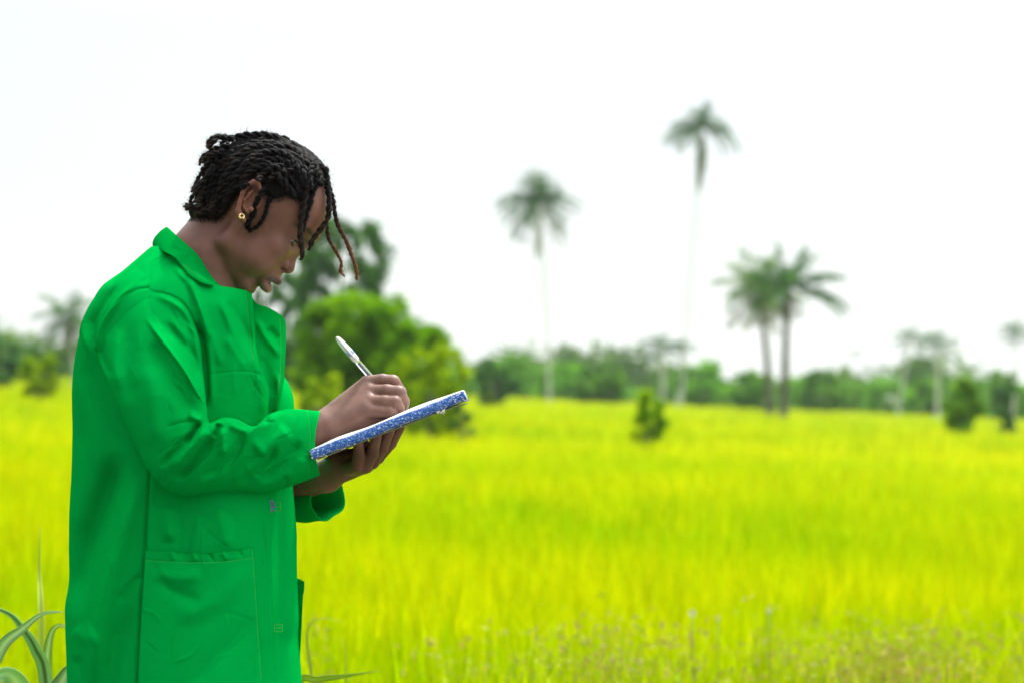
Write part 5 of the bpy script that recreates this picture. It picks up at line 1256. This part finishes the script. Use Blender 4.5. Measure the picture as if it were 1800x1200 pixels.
# frayed paper bits along the worn lower edge
A = Acc()
for k in range(26):
    a_ = rng.uniform(.0, LB); a_ = LB * .82 + rng.normal(0, .004) if k < 8 else (LB - rng.uniform(0, .004) if k < 14 else a_); L_ = rng.uniform(.001, .0035) * (2.2 if k < 8 else 1)
    s0 = NB(a_, 0.0, -T2 * 1.05 if (k < 8 or k > 16) else rng.uniform(-1, 1) * T2); d_ = rng.normal(0, 1, 3) * np.array([1, .5, .7]) + np.array([.2, -.2, -.8]); d_ /= np.linalg.norm(d_)
    w_ = np.cross(d_, [0, 1, 0]); w_ = w_ / (np.linalg.norm(w_) + 1e-9) * .0007
    A.add(F2W(np.array([s0 - w_, s0 + w_, s0 + d_ * L_ + w_ * .5, s0 + d_ * L_ - w_ * .7])), [[0, 1, 2, 3]])
for cpt in (0.0, LB):
    for k in range(9):
        s0 = NB(cpt, rng.uniform(0, .003), rng.uniform(-1, 1) * T2); d_ = e1 * (1 if cpt else -1) * rng.uniform(.001, .003) + e3 * rng.normal(0, .001); A.add(F2W(np.array([s0 - e3 * .0012, s0 + e3 * .0012, s0 + d_])), t=[[0, 1, 2]])
tag(blink("frayed_edge", A.mesh("frayed_edge", False), m_paper), kind="stuff")

# ball pen: white cap part, clear barrel, ink tube, metal tip
m_white, _, p = nmat("white_plastic"); p.inputs['Base Color'].default_value = (.82, .80, .84, 1); p.inputs['Roughness'].default_value = .22; p.inputs['Transmission Weight'].default_value = .25; p.inputs['Emission Strength'].default_value = 0
m_blue, _, p = nmat("blue_plastic"); p.inputs['Base Color'].default_value = (.30, .36, .78, 1); p.inputs['Roughness'].default_value = .3
m_ink, _, p = nmat("ink_tube"); p.inputs['Base Color'].default_value = (.02, .02, .12, 1); p.inputs['Roughness'].default_value = .2
m_clear, _, p = nmat("clear_barrel"); p.inputs['Base Color'].default_value = (.95, .95, .98, 1); p.inputs['Roughness'].default_value = .08; p.inputs['Transmission Weight'].default_value = .9; p.inputs['IOR'].default_value = 1.25
m_metal, _, p = nmat("pen_tip_metal"); p.inputs['Base Color'].default_value = (.7, .68, .6, 1); p.inputs['Metallic'].default_value = 1; p.inputs['Roughness'].default_value = .25
Pa = PF(591, 592, 3.634); Pb = PF(708, 727, 3.668); dP = Pb - Pa; LP = np.linalg.norm(dP); dP /= LP
pen = empty("pen", F2W(Pb), "white capped ball pen with a clear barrel writing in the notebook", "pen")
def plk(name, me, mat, par=None):
    o = link(name, me, mat, par or pen)
    if par is None: o.matrix_parent_inverse = Matrix.Translation(-Vector(pen.location))
    return o
def lathe(prof, k=24): s_ = np.array(prof); return tube(Pa + s_[:, :1] * dP, s_[:, 1], k)
def mk(name, prof, mat, par=None):
    V, q, t_ = lathe(prof); return plk(name, make_mesh(name, F2W(V), [q, t_]), mat, par)
cap = mk("cap", [(0, .0006), (.0012, .0024), (.004, .0038), (.010, .0048), (.020, .0054), (.034, .0056), (.046, .0054), (.0475, .0048), (.0478, .004)], m_white)
sx_ = np.cross(dP, [0, 1, 0]); sx_ /= np.linalg.norm(sx_)
A = Acc(); A.add(*[F2W(v_) if k_ == 0 else v_ for k_, v_ in enumerate(tube(catmull([Pa + dP * .001 - sx_ * 0 + np.array([0, -.005, 0]), Pa + dP * .02 + np.array([0, -.0072, 0]), Pa + dP * .043 + np.array([0, -.0068, 0])], 12), [.001, .0016, .0018, .0018, .0018, .0018, .0018, .0018, .0018, .0018, .0015, .0008], 8))])
plk("clip", A.mesh("clip"), m_white, cap)
mk("label_band", [(.0275, .0040), (.0276, .00572), (.0355, .00574), (.0356, .0040)], m_blue, cap)
brl = mk("barrel", [(.0478, .0036), (.050, .0043), (.07, .0043), (.13, .0042), (.160, .0036)], m_clear)
mk("ink_tube", [(.052, .0003), (.0525, .0017), (.085, .0017), (.150, .0017)], m_ink, brl)
mk("tip", [(.160, .0034), (.165, .0026), (LP - .003, .0011), (LP, .0005)], m_metal)

# ------------------------------------------------------------------ broad grass leaves close by at the left, and the blade at the hem
m_blade = leaf_mat("broad_leaf", transl=.35, rough=.4, tcol=(1.1, 1.2, .5), spec=.5)
def ribbon(pts, w, col, mcol, thick=.0008, k=40, tw=0.0, y0=None):
    """leaf blade along (px,py,y) with a folded midrib"""
    C = catmull([PF(*p_) for p_ in pts], k); t = np.linspace(0, 1, k); T = np.gradient(C, axis=0); T /= np.linalg.norm(T, axis=1)[:, None]
    S = np.cross(T, [0, 1, 0]); S /= np.linalg.norm(S, axis=1)[:, None] + 1e-9; ang = tw * t
    Nn = np.cross(S, T); S2 = S * np.cos(ang)[:, None] + Nn * np.sin(ang)[:, None]
    wd = w * np.sin(np.pi * np.clip(t * .93 + .05, 0, 1)) ** .6 * (1 - smooth(t, .6, 1) * .6); wd[-1] = .0003
    G = np.stack([C + S2 * (wd * f_)[:, None] + np.array([0, 1, 0]) * (wd * .35 * (1 - abs(f_)))[:, None] for f_ in (-1, -.5, -.06, .06, .5, 1)], 1)
    V, q = shell(G, thick); cols = np.tile(np.array([col, col, mcol, mcol, col, col]), (k, 1)); return F2W(V), q, np.vstack([cols, cols])
bx = PW(60, 1300, 3.95); bx[2] = 0
plant = empty("broad_leaf_grass", bx, "tall broad-leaved grass plant with arching grey green blades at the left of the coat", "grass plant")
GA, GB, GC = (.34, .54, .26), (.55, .70, .48), (.32, .46, .04)
for pts, w_, c_, mc in [
    ([(75, 1330, 3.95), (-20, 1230, 3.92), (0, 1142, 3.88), (40, 1104, 3.86), (75, 1078, 3.84), (111, 1075, 3.83)], .0105, GA, GB),
    ([(85, 1420, 3.97), (80, 1200, 3.96), (62, 1140, 3.94), (40, 1105, 3.93), (15, 1078, 3.92), (-40, 1058, 3.90)], .0105, GA, (.08, .2, .03)),
    ([(90, 1350, 4.0), (40, 1230, 3.98), (20, 1190, 3.96), (-5, 1188, 3.95), (-40, 1215, 3.94)], .022, GA, GB),
    ([(90, 1400, 3.9), (100, 1240, 3.9), (112, 1190, 3.9), (130, 1172, 3.9), (160, 1180, 3.9)], .020, (.34, .46, .30), GB),
    ([(95, 1400, 4.05), (82, 1200, 4.10), (84, 1140, 4.1), (92, 1108, 4.1), (107, 1098, 4.08), (125, 1110, 4.05)], .010, GC, GB),
    ([(80, 1400, 4.2), (74, 1250, 4.3), (72, 1080, 4.35), (69, 1000, 4.4), (70, 925, 4.4)], .007, (.46, .56, .02), (.36, .46, .05))]:
    V, q, c__ = ribbon(pts, w_, c_, mc); me = make_mesh("leaf", V, q); set_col(me, c__); o = link("leaf", me, m_blade, plant); o.matrix_parent_inverse = Matrix.Translation(-Vector(plant.location))
bx = PW(560, 1280, 3.9); bx[2] = 0
pl2 = empty("grass_clump", bx, "low clump with one long yellow green blade crossing the bottom edge beside the coat's hem", "grass plant")
for pts, w_, c_, mc in [
    ([(500, 1400, 4.2), (520, 1210, 4.2), (560, 1194, 4.15), (610, 1187, 4.1), (667, 1178, 4.05)], .006, (.34, .46, .02), (.4, .5, .05)),
    ([(600, 1500, 4.6), (610, 1300, 4.6), (608, 1220, 4.6), (607, 1150, 4.6), (600, 1122, 4.6)], .0035, (.34, .46, .02), (.3, .4, .05)),
    ([(560, 1400, 4.8), (548, 1200, 4.8), (540, 1110, 4.8), (565, 1086, 4.8), (600, 1092, 4.8)], .0035, (.38, .46, .04), (.3, .4, .05))]:
    V, q, c__ = ribbon(pts, w_, c_, mc); me = make_mesh("leaf", V, q); set_col(me, c__); o = link("leaf", me, m_blade, pl2); o.matrix_parent_inverse = Matrix.Translation(-Vector(pl2.location))
# ------------------------------------------------------------------ humid air
m_haze = bpy.data.materials.new("haze_air"); m_haze.use_nodes = True
nt = m_haze.node_tree
for n in list(nt.nodes): nt.nodes.remove(n)
out = nt.nodes.new("ShaderNodeOutputMaterial"); pv = nt.nodes.new("ShaderNodeVolumePrincipled")
pv.inputs['Color'].default_value = (0.93, 0.97, 0.96, 1); pv.inputs['Density'].default_value = 0.0002; pv.inputs['Anisotropy'].default_value = 0.3
nt.links.new(pv.outputs[0], out.inputs['Volume'])
xs, ys, zs = (-1300, 1300), (-80, 2600), (-1.2, 60)
V = [(x, y, z) for x in xs for y in ys for z in zs]
q = np.array([[0, 1, 3, 2], [4, 6, 7, 5], [0, 4, 5, 1], [2, 3, 7, 6], [0, 2, 6, 4], [1, 5, 7, 3]])
tag(link("haze", make_mesh("haze", np.array(V), q, smooth=False), m_haze), kind="stuff")
